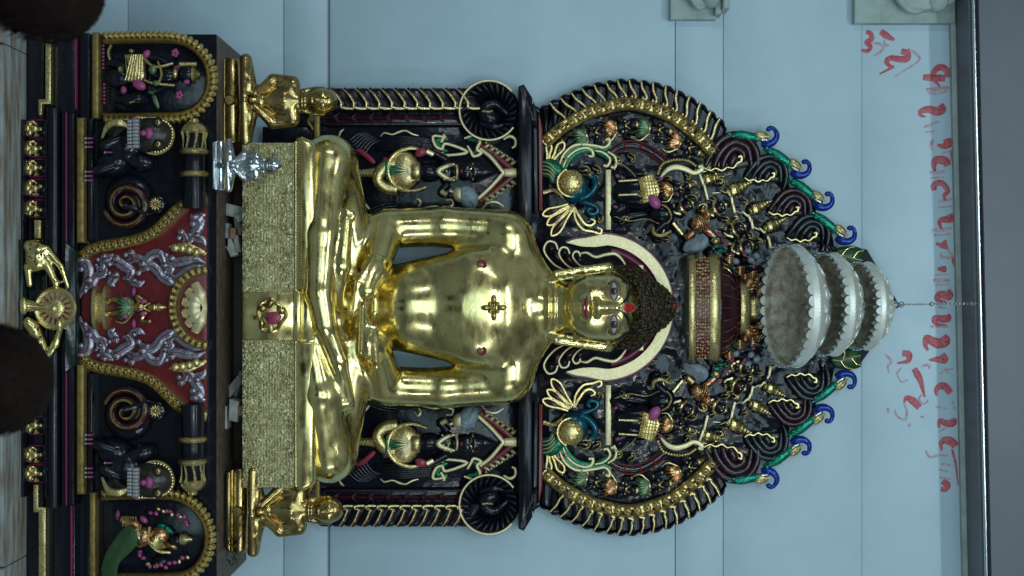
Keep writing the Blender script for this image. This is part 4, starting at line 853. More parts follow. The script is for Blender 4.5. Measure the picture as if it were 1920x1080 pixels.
for x, y, a in ((683, 570, 0), (703, 608, 0), (705, 682, 0)):
    m.cut(); m.ell((x, y, zsurf(ff, x, y)-0.5), (3.4, 5, 2.4), a, 10, 6)
m.build('pink_nail', 'lip', st, k=KS)
m = MB(); z = zsurf(ff, 649, 579); m.ell((649, 579, z), (3, 3, 1.5)); m.build('small_hole', 'black', st, k=KS)

m = MB(); m.ell((981, AX, zsurf(ff, 981, AX)), (4, 8, 4), 0, 12, 8); m.build('throat_stud', 'gold', st, k=KS)
# ================================================================ small seated figures
def mini_prims():
    C = [('ell', (18, 0, 4), (12, 24, 16), 0, 1), ('cap', (26, 0, 0), (42, 0, 0), 14, 15, .85, 6), ('ell', (60, 0, 1), (24, 23, 15), 0, 8), ('cap', (73, -22, 0), (73, 22, 0), 11.5, 11.5, 1, 8),
         ('cap', (80, 0, 0), (98, 0, 2), 13, 13, 1, 6), ('ell', (116, 0, 3), (23, 18.5, 20), 0, 4), ('cap', (120, 0, 22), (110, 0, 25), 1.8, 3, 1, 2), ('ell', (103, 0, 19.5), (2, 5.5, 2.5), 0, 1.5),
         ('tor', (88, 0, 1), 13.3, 1.3, 1.5), ('tor', (92, 0, 1), 13.3, 1.3, 1.5)]
    def bo(p):
        q = list(p); q[1] = (p[1][0], -p[1][1], p[1][2])
        if p[0] == 'cap': q[2] = (p[2][0], -p[2][1], p[2][2])
        return [p, tuple(q)]
    for p in (('cap', (74, 28, 0), (46, 31, 0), 9, 9, 1, 5), ('cap', (44, 30, 0), (22, 9, 22), 8.5, 5, 1, 3), ('cap', (14, 10, 8), (9, 58, 14), 12, 8.5, 1, 6), ('cap', (8, 58, 18), (8, 5, 28), 8, 5.5, 1, 4),
              ('ell', (15, 22, 25), (5, 15, 5), 0, 3), ('ell', (114, 19, 2), (8, 2.5, 4), 0, 2), ('cap', (106, 18, 3), (88, 15, 4), 3, 3, 1, 2), ('ell', (63, 11, 15), (2.4, 2.4, 1.4), 0, .5), ('ell', (119, 7.5, 19.5), (2.4, 5, 2), 0, 1)): C += bo(p)
    C += [('ell', (62, 0, 15), (4, 4, 2), 45, 1)]
    return C
mf = nets(sdf(mini_prims(), (-5, -72, -24), (142, 72, 38), 1.15), 2)
MINI = None
def mini_statue(name, x, y, z, sc, mt, label, cat, group=None):
    global MINI
    k = kz(z); r = empty(name, W(x, y, z, k), label, cat, group)
    if mt not in MINIM:
        MINIM[mt] = mesh_from('body', Lv(mf[0]), mf[1], mt, True)
        g = MB(); g.tube([(-19, -62, 4), (-19, 62, 4)], 1, 4, smooth=False)
        g = MB(); g.lathe((-13, 0, 4), [(-62, 2), (-61, 9), (-58, 11), (58, 11), (61, 9), (62, 2)], 24, 'y'); g.lathe((-24, 0, 4), [(-60, 2), (-59, 6), (59, 6), (60, 2)], 16, 'y')
        g.box(-30, -24, -58, 58, -18, 22, 2); g.V = [v for v in g.V]
        MINIM[mt+'b'] = mesh_from('seat', Lv(np.vstack(g.V)), g.F, mt, 'auto')
        g = MB(); g.lathe((-14, 0, 10), [(0, 8), (8, 8), (10, 6.5), (10, 0.5)], 20, 'z'); MINIM[mt+'c'] = mesh_from('medallion', Lv(np.vstack(g.V)), g.F, mt, 'auto')
    for nm, s2 in (('body', ''), ('seat', 'b'), ('medallion', 'c')):
        o = bpy.data.objects.new(nm, MINIM[mt+s2]); SC.collection.objects.link(o); o.parent = r
    r.scale = (sc*k,)*3; return r
MINIM = {}
mini_statue('small_brass_statue', 453, 190, 236, 1.30, 'oldbrass', 'small brass seated statue standing clear of the engraved block, beside the silver one', 'statue', 'small brass statues flanking the throne')
mini_statue('small_brass_statue', 467, 956, 236, 1.28, 'oldbrass', 'small brass seated statue partly hidden behind the engraved block, beside dark threads', 'statue', 'small brass statues flanking the throne')
mini_statue('small_silver_statue', 424, 311, 355, 0.76, 'silvers', 'tiny shiny silver seated statue standing in front of the engraved golden block', 'statue')
# ================================================================ carved backdrop
KW = kz(45)
bd = empty('carved_backdrop', W(560, 577, 20, KW), 'tall black, gold and red carved backdrop with arch, scrolls and figures behind the statue', 'backdrop')
def tb(mb, pts, r, z, **kw): mb.tube([(p[0], p[1], z) if len(p) == 2 else p for p in pts], r, **kw)
# side panels
for mir in (False, True):
    def fx(g):
        if mir: g.V = [np.c_[v[:, 0], 1153-v[:, 1], v[:, 2]] for v in g.V]; g.F = [q[::-1] for q in g.F]
        return g
    g = MB(); g.prism([(592, 232), (592, 440), (690, 440), (1012, 440), (1012, 232)], 1, 20, 1); pn = fx(g).build('side_panel', 'foil', bd, k=KW)
    g = MB(); g.box(490, 600, 236, 300, 1, 30, 2); g.box(545, 600, 175, 236, 1, 34, 2); fx(g).build('panel_base', 'enamel', bd, k=KW)
    g = MB(); g.box(588, 599, 188, 262, 30, 42, 2); g.tube([(590, 176, 40), (602, 176, 40)], 5, 6, smooth=False); g.tube([(572, 206, 40), (584, 214, 44), (578, 228, 40), (586, 240, 38)], [2, 4, 4, 2], 6); fx(g).build('gold_block', 'dullgold', bd, k=KW)
    # outer feather column
    g = MB()
    for i in range(12):
        x = 604+i*23.6; g.prism(spl([(x-8, 168), (x+8, 164), (x+18, 168), (x+30, 186), (x+40, 206), (x+16, 208), (x+4, 190)], 3, True), 1, 40+(i % 2)*1.5, 6)
    fx(g).build('feather_column', 'enamel_smooth', bd, k=KW)
    g = MB(); g2 = MB()
    for i in range(11 if not mir else 12):
        x = 618+i*(23.8 if not mir else 21.5)
        if not mir:
            p = [(x, 166, 42), (x+12, 178, 46), (x+21, 192, 46), (x+21, 200, 45), (x+30, 203, 44), (x+45, 203, 43)]
            g.tube(p, [1.4, 2.1, 2.1, 1.9, 2.5, 2.0], 6, 0.5, n=3); g.cut(); g2.tube([(a+2.5, b-1, c-1.6) for a, b, c in p], 3, 6, 0.4, n=3)
        else:
            p = [(x-4, 166, 42), (x+4, 178, 46), (x+9, 190, 46), (x+11, 197, 46), (x+4, 199, 45), (x+6, 204, 44), (x+22, 204, 43)]
            g.tube(p, [1.3, 1.8, 1.8, 1.8, 1.8, 2.2, 1.7], 6, 0.5, n=3); g.cut(); g2.tube([(a+2.5, b-1, c-1.6) for a, b, c in p], 2.6, 6, 0.4, n=3)
    fx(g).build('gold_stroke', 'gold', bd, k=KW); fx(g2).build('red_outline', 'maroon', bd, k=KW)
    g = MB(); g.box(598, 872, 207, 232, 1, 26, 3); fx(g).build('groove_strip', 'enamel', bd, k=KW)
    g = MB()
    for i in range(8):
        x = 626+i*33; g.tube([(x-26, 219, 27), (x-6, 219, 31), (x, 219, 34)], [3, 4.5, 5], 6); g.tube([(x, 219, 32), (x+8, 211, 29)], [4, 2], 6, smooth=False); g.tube([(x, 219, 32), (x+8, 227, 29)], [4, 2], 6, smooth=False)
    g.tube([(606, 231, 26), (870, 231, 26)], 2, 6, smooth=False); fx(g).build('flare_row', 'maroon', bd, k=KW)
    # swirling flames carved on the panel
    g = MB()
    for i in range(7):
        o_ = i*4.5
        g.tube([(625+o_, 250+o_*.8, 18), (650+o_, 262+o_, 25), (668+o_, 250+o_*.7, 24), (690+o_, 246+o_*.5, 20)], [1.5, 3.5, 3, 1], 6)
        g.tube([(700, 256+i*4.2, 20), (740, 254+i*4.2, 26), (790, 258+i*3.6, 24), (826, 262+i*2.6, 18)], [1.5, 3, 3, 1.4], 6)
        g.tube([(672+i*5, 430, 20), (682+i*7, 400+i*2, 25), (710+i*9, 385+i*3, 24), (740+i*8, 378+i*7, 20)], [1.5, 3.5, 3, 1.2], 6)
        g.tube([(835+i*3, 360+i*6, 20), (850+i*4, 366+i*7, 24), (862+i*2, 384+i*5, 20)], [1.5, 3, 1.4], 6)
    for y0 in (290, 340): g.tube([(640, y0, 18), (662, y0+14, 24), (676, y0+40, 24), (668, y0+60, 18)], [3, 6, 5, 2], 8)
    fx(g).build('carved_flames', 'enamel', bd, k=KW, smooth=True)
    g = MB(); g.tube([(712, 254, 30), (720, 248, 32), (735, 251, 33), (748, 246, 32), (760, 244, 33), (772, 250, 32), (784, 253, 30)], [1, 2, 1.6, 2.4, 1.6, 2, 1], 6)
    g.tube([(633, 256, 26), (637, 246, 28), (643, 240, 26)], [1.5, 2.4, 1], 6); g.tube([(668, 384, 24), (680, 380, 28), (690, 390, 26), (694, 398, 24)], [1.4, 2.2, 2.6, 1.4], 6)
    g.tube([(775, 380, 24), (782, 372, 28), (788, 378, 28), (784, 386, 26)], [1.6, 2.6, 2.6, 2], 6); g.tube([(790, 390, 24), (812, 386, 28), (830, 388, 28), (848, 384, 26), (846, 374, 26), (836, 374, 26)], [1.4, 2.2, 2.4, 2.6, 2.4, 2], 6)
    g.tube([(902, 392, 24), (914, 380, 28), (930, 378, 28), (944, 386, 26)], [1.6, 2.4, 2.6, 1.6], 6)
    fx(g).build('gold_tendril', 'palegold', bd, k=KW)
    g = MB(); 
    for q in ([(856, 262), (862, 250), (860, 246)], [(866, 252), (842, 250), (846, 268), (858, 274), (866, 264), (876, 280), (866, 286), (858, 280)], [(872, 256), (894, 250), (902, 262), (896, 276), (904, 284), (890, 290), (884, 280), (878, 270)], [(944, 256), (956, 250), (966, 256), (966, 268), (960, 272)]):
        if q[0][0] == 872: q = [(x-2, y-2) for x, y in q]
        g.tube([(x-30 if x < 870 else x, y+4, 30) for x, y in q], [2, 3.4, 3, 3.2, 2], 6, 0.6)
    fx(g).build('green_gold_curl', 'palegold', bd, k=KW)
    g = MB(); 
    for q in ([(838, 258), (818, 262), (828, 278), (838, 282)], [(876, 258), (896, 262), (896, 278), (882, 288)]): g.tube([(x, y, 25) for x, y in q], [4, 6, 6, 3], 8, 0.5)
    fx(g).build('green_ground', 'green', bd, k=KW)
    # scroll with ram-horn flutes
    R = 57; cx, cy = 917, 207
    g = MB(); g.lathe((cx, cy, 1), [(0, R), (34, R), (44, R-3), (40, R-8), (24, R-30), (20, 12), (20, 0.5)], 48, 'z'); sc_ = fx(g).build('horned_scroll', 'enamel_smooth', bd, k=KW)
    g = MB()
    for i in range(24):
        a = math.radians(i*15); a2 = a+0.5
        g.tube([(cx+(R-4)*math.cos(a), cy+(R-4)*math.sin(a), 44), (cx+(R-16)*math.cos(a+.14), cy+(R-16)*math.sin(a+.14), 40), (cx+26*math.cos(a2), cy+26*math.sin(a2), 27)], [3.2, 4.6, 1.5], 8)
    fx(g).build('flutes', 'enamel_smooth', sc_, k=KW, smooth=True)
    g = MB(); tb(g, [(a, b) for a, b in circ(cx, cy, R-1.5, 40, 35, 320)], 2.3, 45, smooth=False); fx(g).build('gold_rim', 'palegold', sc_, k=KW)
    g = MB(); g.ell((cx-2, cy+10, 36), (22, 16, 14), 30, 14, 10); g.tube([(cx-10, cy+12, 38), (cx-6, cy-6, 44), (cx+10, cy-12, 44), (cx+26, cy-2, 38), (cx+44, cy+14, 32)], [10, 10, 9, 6, 3], 10)
    g.tube([(cx-18, cy+22, 34), (cx+10, cy+30, 38), (cx+36, cy+22, 34)], [5, 7, 3], 8); g.ell((cx-4, cy-12, 50), 5); fx(g).build('sea_beast', 'enamel', sc_, k=KW, smooth=True)
    g = MB(); 
    for i in range(7): g.ell((cx-12+i*3, cy+3-abs(i-3)*.4, 52), (1.3, 2.6, 1.6))
    fx(g).build('beast_teeth', 'gold', sc_, k=KW)
    # cornice
    g = MB(); yy = 166
    g.prism([(972, 164), (982, 160), (998, 186), (998, 440), (972, 440)], 1, 66, 4); g.prism([(1000, 190), (1010, 216), (1010, 440), (1000, 440)], 1, 54, 3); g.prism([(972, 400), (1008, 400), (1008, 448), (972, 448)], 1, 60, 3)
    for i in range(6): g.tube([(976+i*4, 166+i*9, 66), (984+i*3.4, 188+i*9, 60), (1012, 205+i*9, 40)], [2, 3, 2], 6)
    fx(g).build('cornice', 'enamel_smooth', bd, k=KW)
    g = MB(); g.prism([(1010, 212), (1017, 240), (1017, 396), (1010, 396)], 1, 58, 2); fx(g).build('red_edge', 'red', bd, k=KW)
    # whisk bearer
    fg = MB(); z = 34
    fg.ell((802, 322, z+6), (26, 17, 15), 8, 14, 10); fg.ell((836, 322, z+4), (16, 24, 13), 0, 14, 10); fg.tube([(838, 300, z+4), (816, 288, z+8), (794, 282, z+14)], [8, 7, 5], 8); fg.tube([(840, 344, z+4), (826, 362, z+10), (850, 368, z+20)], [8, 7, 5], 8)
    fg.tube([(846, 322, z+6), (858, 322, z+8)], [9, 8], 8, smooth=False); fg.ell((874, 322, z+12), (18, 15, 15), 0, 16, 12); fg.ell((871, 322, z+26), (5, 2.6, 3))
    fg.lathe((884, 322, z+6), [(0, 16), (6, 18), (14, 17), (28, 12), (40, 6), (50, 0.5)], 18, 'x'); wb = fx(fg).build('whisk_bearer', 'enamel', bd, k=KW, smooth=True)
    g = MB(); g.tube([(762, 308, z+6), (726, 312, z+12), (708, 334, z+14), (722, 352, z+12), (745, 354, z+10)], [17, 14, 11, 12, 14], 12, 0.8); g.tube([(745, 312, z+4), (712, 322, z+6), (684, 324, z+4), (664, 326, z+2)], [16, 11, 8, 5], 10, 0.8)
    g.ell((755, 320, z+10), (32, 38, 14), 0, 20, 12); g.lathe((772, 322, z+4), [(0, 22), (12, 19), (16, 18)], 20, 'x'); fx(g).build('bearer_skirt', 'gold', wb, k=KW, smooth=True)
    g = MB()
    for i in range(9):
        t = math.radians(-72+18*i); g.tube([(774, 321, z+22), (762-10*math.cos(t), 321+18*math.sin(t), z+28), (772-42*math.cos(t), 321+36*math.sin(t), z+18)], [1, 2, 1.4], 6)
    for i in range(4): g.tube([(770+i*4.5, 303+i, z+14), (771+i*4.5, 322, z+24-i), (770+i*4.5, 341-i, z+14)], 1.7, 6)
    for i in range(7): g.tube([(668+i*6, 318, z+8), (672+i*6, 328, z+13)], 1.2, 5, smooth=False)
    g.tube([(852, 308, z+12), (838, 312, z+17), (822, 322, z+22), (838, 334, z+17), (852, 338, z+12)], [2.6, 4, 5, 4, 2.6], 8, 0.6); g.tube([(856, 310, z+14), (858, 322, z+20), (856, 336, z+14)], 2.6, 6)
    for i in range(12): g.ell((842+random.uniform(-14, 10), 322+random.uniform(-16, 16), z+18), 2.2)
    g.tube([(800, 284, z+20), (812, 290, z+16)], 5, 6, smooth=False); g.tube([(828, 360, z+18), (838, 366, z+22)], 5, 6, smooth=False); g.tube([(886, 306, z+14), (892, 322, z+24), (886, 338, z+14)], 1.4, 5)
    g.ell((862, 366, z+24), (13, 15, 10), -25, 12, 8); g.tube([(844, 358, z+22), (872, 372, z+24)], 3, 6, smooth=False); fx(g).build('bearer_jewellery', 'palegold', wb, k=KW)
    g = MB(); g.tube([(796, 283, z+12), (770, 278, z+16), (745, 286, z+18), (730, 304, z+22), (728, 324, z+24), (736, 344, z+20), (752, 356, z+16), (776, 358, z+12), (800, 350, z+8)], [2, 3.6, 3.6, 3.6, 3.6, 3.6, 3.6, 3, 2], 8); fx(g).build('sash_hoop', 'gold', wb, k=KW)
    g = MB(); g.tube([(668, 280, z-4), (680, 286, z), (696, 300, z+6), (702, 306, z+6)], [3, 5, 5, 3], 8); g.ell((790, 286, z+18), (12, 8, 7), -20); g.tube([(720, 298, z+12), (728, 300, z+14)], 4, 6, smooth=False); fx(g).build('pink_sash', 'lip', wb, k=KW)
    g = MB(); g.tube([(726, 302, z+24), (726, 320, z+27), (728, 338, z+24)], 2.4, 6)
    for i in range(4): g.tube([(733, 312+i*5, z+25), (766, 318+i*2, z+26)], [2.2, 1], 6, smooth=False)
    fx(g).build('green_pleats', 'green', wb, k=KW)
    g = MB(); g.ell((877, 370, z+20), (18, 24, 18), -35, 18, 12); 
    for i in range(9):
        t = -1.2+i*0.3; g.tube([(866, 364, z+36), (880+6*math.sin(t), 370+10*math.sin(t), z+38), (888+4*math.cos(t), 372+20*math.sin(t), z+26)], [1, 1.5, 1], 5)
    fx(g).build('fly_whisk', 'plume', wb, k=KW)
    g = MB(); g.ell((866, 322, z+25), (2.6, 4.2, 3)); fx(g).build('bearer_lips', 'lip', wb, k=KW)
    g = MB()
    for s_ in (-1, 1): g.ell((877, 322+s_*6, z+24.5), (2.2, 4, 3), 0, 8, 6)
    fx(g).build('bearer_eyes', 'plume', wb, k=KW)
    g = MB()
    for s_ in (-1, 1): g.tube([(882, 322+s_*3, z+26), (885, 322+s_*7, z+25), (882, 322+s_*12, z+20)], 1.0, 5)
    fx(g).build('bearer_brows', 'gold', wb, k=KW)
    # pointed nimbus round the head
    g = MB(); g.tube([(900, 278, 30), (920, 294, 32), (940, 318, 34), (944, 323, 34), (940, 328, 34), (920, 350, 32), (896, 372, 30)], 4, 6, 0.6); g.tube([(944, 323, 32), (968, 323, 30)], [7, 9], 6, 0.4, smooth=False)
    for i in range(6):
        for s_, y0 in ((-1, 274), (1, 374)):
            x = 910+i*10; y = y0-s_*i*8.0*(-1 if False else 1); y = 323+s_*(49-i*6.4)
            g.ell((x+3, y+s_*2, 32), (7, 3.6, 4), s_*30); g.ell((x+1, y+s_*8, 30), 2.6)
    fx(g).build('pointed_nimbus', 'palegold', bd, k=KW)
    g = MB(); g.tube([(900, 270, 25), (926, 288, 26), (960, 316, 26)], 8, 8, 0.4); g.tube([(900, 376, 25), (926, 358, 26), (960, 330, 26)], 8, 8, 0.4); fx(g).build('nimbus_ground', 'red', bd, k=KW)

# arch ------------------------------------------------------------
top_o = [(1012, 207), (1030, 195), (1050, 186), (1070, 176), (1090, 168), (1112, 160), (1135, 156), (1156, 152), (1178, 151), (1200, 153), (1222, 156), (1246, 162), (1267, 170), (1290, 181), (1310, 194), (1330, 208), (1347, 222), (1362, 237)]
band = [(1020, 268), (1028.7, 260), (1045, 245.5), (1066, 231), (1089, 218), (1111, 208), (1134.5, 201), (1157, 195.5), (1179, 193.5), (1202, 196.5), (1226, 203), (1249, 212), (1269.5, 223), (1289, 237), (1308, 253), (1324.5, 269), (1342, 289)]
out = [(1010, 240)]+[(1030, 228), (1180, 175), (1300, 215), (1352, 262), (1420, 262), (1432, 300), (1476, 308), (1486, 360), (1530, 372), (1536, 405), (1562, 420), (1568, 460), (1600, 480), (1600, 577)]
poly = [(1010, 577)]+out+[(x, 1153-y) for x, y in out[::-1]][1:]
g = MB(); g.prism([(1003, 398)]+[p for p in out[1:]]+[(x, 1153-y) for x, y in out[::-1]][1:-1]+[(1003, 755)], 1, 24, 2); g.build('back_plate', 'foil', bd, k=KW)
# raised crumpled relief over the plate
nx, ny = 150, 150
rs = np.random.RandomState(5)
def vnoise(X, Y, s):
    gx, gy = X/s, Y/s; ix, iy = np.floor(gx).astype(int), np.floor(gy).astype(int); fx_, fy_ = gx-ix, gy-iy; fx_ = fx_*fx_*(3-2*fx_); fy_ = fy_*fy_*(3-2*fy_)
    h = lambda a, b: np.mod(np.sin(a*127.1+b*311.7+s)*43758.5453, 1)
    return (h(ix, iy)*(1-fx_)+h(ix+1, iy)*fx_)*(1-fy_)+(h(ix, iy+1)*(1-fx_)+h(ix+1, iy+1)*fx_)*fy_
from mathutils.geometry import intersect_point_tri_2d
def inpoly(X, Y, P):
    P = np.array(P, float); c = np.zeros(X.shape, bool); j = len(P)-1
    for i in range(len(P)):
        a = ((P[i, 1] > Y) != (P[j, 1] > Y)) & (X < (P[j, 0]-P[i, 0])*(Y-P[i, 1])/(P[j, 1]-P[i, 1]+1e-9)+P[i, 0]); c ^= a; j = i
    return c
def terrain(poly, x0, x1, y0, y1, st, z0, amp, name, mt, par):
    X, Y = np.meshgrid(np.arange(x0, x1, st), np.arange(y0, y1, st), indexing='ij')
    Z = z0+amp*(vnoise(X, Y, 34)*1.3+vnoise(X+50, Y+9, 15)*0.5+vnoise(X+9, Y+50, 7)*0.22)
    ok = inpoly(X, Y, poly); ij = np.arange(X.size).reshape(X.shape)
    q = ok[:-1, :-1] & ok[1:, :-1] & ok[:-1, 1:] & ok[1:, 1:]
    F = np.stack([ij[:-1, :-1], ij[:-1, 1:], ij[1:, 1:], ij[1:, :-1]], -1)[q][:, ::-1]
    u = np.unique(F); mpx = np.full(X.size, -1); mpx[u] = np.arange(len(u))
    V = np.stack([X.ravel(), Y.ravel(), Z.ravel()], 1)[u]; me = mesh_from(name, Wv(V, KW)-WL[par.name], mpx[F], mt, True); o = bpy.data.objects.new(name, me); return reg(o, par, WL[par.name])
inner = [(1030, 300), (1100, 222), (1180, 208), (1260, 228), (1335, 295), (1400, 285), (1440, 320), (1480, 365), (1530, 400), (1545, 577)]
terrain(inner+[(x, 1153-y) for x, y in inner[::-1]][1:], 1015, 1560, 200, 960, 3, 23, 3.6, 'crumpled_relief', 'foil', bd)
for mir in (False, True):
    def fx(g):
        if mir: g.V = [np.c_[v[:, 0], 1153-v[:, 1], v[:, 2]] for v in g.V]; g.F = [q[::-1] for q in g.F]
        return g
    g = MB(); gs = MB(); gr = MB(); n = len(top_o)
    B = along(spl(band, 5), n)[0]
    for i in range(n-1):
        a, b = np.array(top_o[i], float), np.array(top_o[i+1], float); ba, bb_ = B[i], B[i+1]
        t = (b-a)/np.linalg.norm(b-a); nrm = np.array([t[1], -t[0]]); nrm = nrm if nrm[1] < 0 else -nrm
        P_ = [ba, a+nrm*-1, a+nrm*5+t*4, a*.45+b*.55+nrm*6, b+nrm*0, b-nrm*2+t*5, bb_+t*2]
        g.prism(spl(P_, 3, True), 1, 36+(i % 3)*2, 7)
        if i < 1: continue
        L = np.linalg.norm(a-ba)
        if not mir:
            p = [a+nrm*2+t*2, a-nrm*L*.25+t*6, a-nrm*L*.5+t*14, a-nrm*L*.68+t*17, a-nrm*L*.74+t*12, a-nrm*L*.64+t*9]
            r_ = [1.4, 2.4, 2.1, 2.0, 2.3, 1.9]
        else:
            p = [a+nrm*2+t*2, a-nrm*L*.25+t*8, a-nrm*L*.5+t*9, a-nrm*L*.62+t*12, a-nrm*L*.72+t*3, a-nrm*L*.9+t*3]
            r_ = [1.4, 2.0, 2.0, 2.2, 2.1, 1.4]
        gs.cut(); gs.tube([(q[0], q[1], 42) for q in p], r_, 6, 0.5, n=4); gr.tube([(q[0]+1.5, q[1]+2, 40) for q in p], [x*1.25 for x in r_], 6, 0.4, n=4)
    fx(g).build('leaf_ring', 'enamel_smooth', bd, k=KW); fx(gs).build('gold_stroke', 'gold', bd, k=KW); fx(gr).build('red_outline', 'maroon', bd, k=KW)
    P_ = spl(band, 5); P_ = MY(P_) if mir else P_
    beadband(np.array(P_), 12, 40, 20, 'beaded_arch_band', bd, 'maroon', 2.4, KW, 'gold', True, 0.66)
    # segmented maroon band
    g = MB(); pth = spl([(1146, 285), (1162, 275), (1185, 271), (1210, 277), (1232, 290), (1250, 305)], 5); g.sweep(pth, [(-9, 20), (-9, 34), (-4, 38), (4, 38), (9, 34), (9, 20)]); mb_ = fx(g).build('segmented_band', 'enamel', bd, k=KW)
    g = MB(); g.tube([(p[0], p[1]-8, 38) for p in pth], 1.4, 5, smooth=False); g.tube([(p[0]-1, p[1]+8, 38) for p in pth], 1.4, 5, smooth=False)
    for q, t in zip(*along(pth, 5)): g.tube([(q[0]-8*-t[1], q[1]-8*t[0], 39), (q[0]+8*-t[1], q[1]+8*t[0], 39)], 1.6, 5, smooth=False); g.tube([(q[0], q[1]-2, 39), (q[0]+t[0]*14, q[1]+t[1]*14-2, 39)], 1, 5, smooth=False)
    fx(g).build('band_line', 'red', mb_, k=KW)
    # gold bar
    g = MB(); g.box(1135.5, 1146.5, 317, 431, 24, 38, 1.5); fx(g).build('gold_bar', 'palegold', bd, k=KW)
    # bird
    z = 38
    g = MB(); g.ell((1076, 352, z), (28, 30, 18), 10, 18, 12); g.tube([(1090, 372, z), (1104, 366, z+6), (1116, 350, z+8), (1114, 334, z+6), (1104, 330, z+6)], [12, 7, 6, 6, 5], 10); g.tube([(1088, 376, z), (1104, 382, z+4), (1118, 388, z+4), (1120, 398, z+4), (1108, 402, z+4), (1102, 394, z+4), (1108, 390, z+4)], [8, 5, 5, 5, 5, 4, 3], 8); br_ = fx(g).build('carved_bird', 'teal', bd, k=KW, smooth=True)
    g = MB(); g.ell((1071, 343, z+10), (24, 25, 14), 8, 18, 12)
    for i in range(6):
        for j in range(5):
            x, y = 1054+i*7+(j % 2)*3, 326+j*8
            if ((x-1071)/22)**2+((y-343)/22)**2 < 1: g.tube(circ(x, y, 4, 7, 90, 270, z+22), 1.1, 4)
    g.tube(circ(1071, 343, 26, 14, 60, 250, z+12), 2.2, 6, smooth=False); g.tube([(1020, 360, z-4), (1036, 356, z), (1050, 362, z+2), (1062, 374, z)], [5, 4, 6, 5], 8); g.ell((1106, 328, z+12), 3); fx(g).build('bird_wing', 'gold', br_, k=KW)
    g = MB(); g.tube([(1018, 302, z-6), (1032, 306, z), (1045, 318, z+4), (1052, 336, z+2)], [4, 10, 12, 8], 8, 0.5)
    for i in range(5): g.tube([(1014, 300+i*7, z), (1030, 304+i*7, z+6), (1044-i*2, 318+i*6, z+8)], [1.5, 3, 2], 6)
    fx(g).build('bird_tail', 'green', br_, k=KW); g = MB()
    for i in range(4): g.tube([(1014, 303+i*7, z+3), (1030, 307+i*7, z+9), (1044-i*2, 321+i*6, z+10)], [1, 1.4, 1], 5)
    fx(g).build('tail_line', 'palegold', br_, k=KW)
    # plume loops
    g = MB(); gm = MB()
    def loop(ax_, ay, bx, by, w, zz=32):
        a, b = np.array([ax_, ay], float), np.array([bx, by], float); t = b-a; L = np.linalg.norm(t); t /= L; n_ = np.array([-t[1], t[0]])
        p = [a+n_*2, a+t*L*.35+n_*w*.5, a+t*L*.8+n_*w, b+t*2, a+t*L*.8-n_*w, a+t*L*.35-n_*w*.5, a-n_*2]
        g.tube([(*q, zz+4) for q in p], 2.5, 6, 0.6); gm.tube([(*(a+t*6), zz), (*(a+t*L*.6), zz+3), (*(b-t*4), zz)], [2, w*.75, w*.6], 8, 0.4)
    for q in ((1066, 384, 1020, 402, 7), (1070, 388, 1028, 420, 7), (1074, 390, 1036, 440, 8), (1028, 298, 1030, 270, 5), (1036, 300, 1056, 268, 7)): loop(*q)
    g.tube([(1076, 388, 36), (1080, 412, 37), (1094, 430, 37), (1112, 434, 36), (1126, 438, 36), (1128, 430, 36), (1120, 426, 36)], [2, 3, 3, 3, 3, 3, 2], 6, 0.7); g.tube([(1078, 388, 36), (1086, 404, 37), (1098, 420, 37), (1110, 422, 36), (1116, 414, 36), (1108, 410, 36)], [2, 3, 3, 3, 3, 2], 6, 0.7)
    fx(g).build('plume_loop', 'gold', bd, k=KW); fx(gm).build('plume_fill', 'maroon', bd, k=KW)
    g = MB(); gg = MB()
    for q, r_ in (([(1048, 310), (1058, 288), (1074, 274), (1092, 270), (1116, 273), (1134, 276), (1143, 268), (1142, 260), (1136, 262)], [2, 3.4, 3.6, 3.6, 3.4, 3.2, 4, 4, 3]), ([(1054, 318), (1064, 296), (1080, 282), (1098, 277), (1110, 282), (1112, 292), (1104, 292)], [2, 3, 3, 3, 4, 4, 3]),
                  ([(1116, 282), (1132, 286), (1144, 298), (1140, 310), (1132, 310)], [2, 2.6, 3, 4, 3]), ([(1140, 284), (1152, 292), (1156, 304), (1152, 314), (1146, 312)], [2, 3, 3, 4, 3])):
        g.tube([(*p, 40) for p in q], [w_*.8 for w_ in r_], 6, 0.6); (gg if q[0][0] < 1100 else gg).tube([(p[0]+3, p[1]+3, 36) for p in q[:-2]], [3, 6, 6, 4], 6, 0.4)
    fx(g).build('curling_frond', 'palegold', bd, k=KW); fx(gg).build('frond_backing', 'green', bd, k=KW)  # green enamel curls lie behind the gold fronds
    # halo scrolls beside the neck
    g = MB(); gd = MB(); gr = MB()
    for (x, y, r) in ((1033, 466, 13), (1058, 474, 10), (1081, 479, 7)):
        gd.ell((x, y, 44), (r*.8, r*.8, 9), 0, 14, 8); g.tube([(x+r, y+2, 46), (x+r*.6, y-r*.8, 46), (x-r*.4, y-r, 46), (x-r, y, 46), (x-r*.6, y+r*1.1, 46), (x+r*.6, y+r*2.4, 44), (x+r*2.2, y+r*3.2, 40)], [2, 2.4, 2.4, 2.4, 2.2, 1.8, 1.2], 6)
        gr.tube([(x+r*.6, y+4, 42), (x+r, y+r*1.4, 42), (x+r*2.4, y+r*2.6, 38)], [3, 5, 2], 8, .6)
    g.tube([(1086, 476, 46), (1100, 474, 47), (1116, 482, 47), (1134, 478, 47), (1152, 476, 47), (1164, 484, 46), (1174, 498, 44)], [1.6, 2.6, 3, 3.4, 3.4, 3, 1.6], 6, .6)
    fx(gd).build('dark_volute', 'black' if False else 'enamel_smooth', bd, k=KW); fx(g).build('gold_volute_line', 'palegold', bd, k=KW); fx(gr).build('volute_red', 'maroon', bd, k=KW)
    # saddle elephant
    z = 34
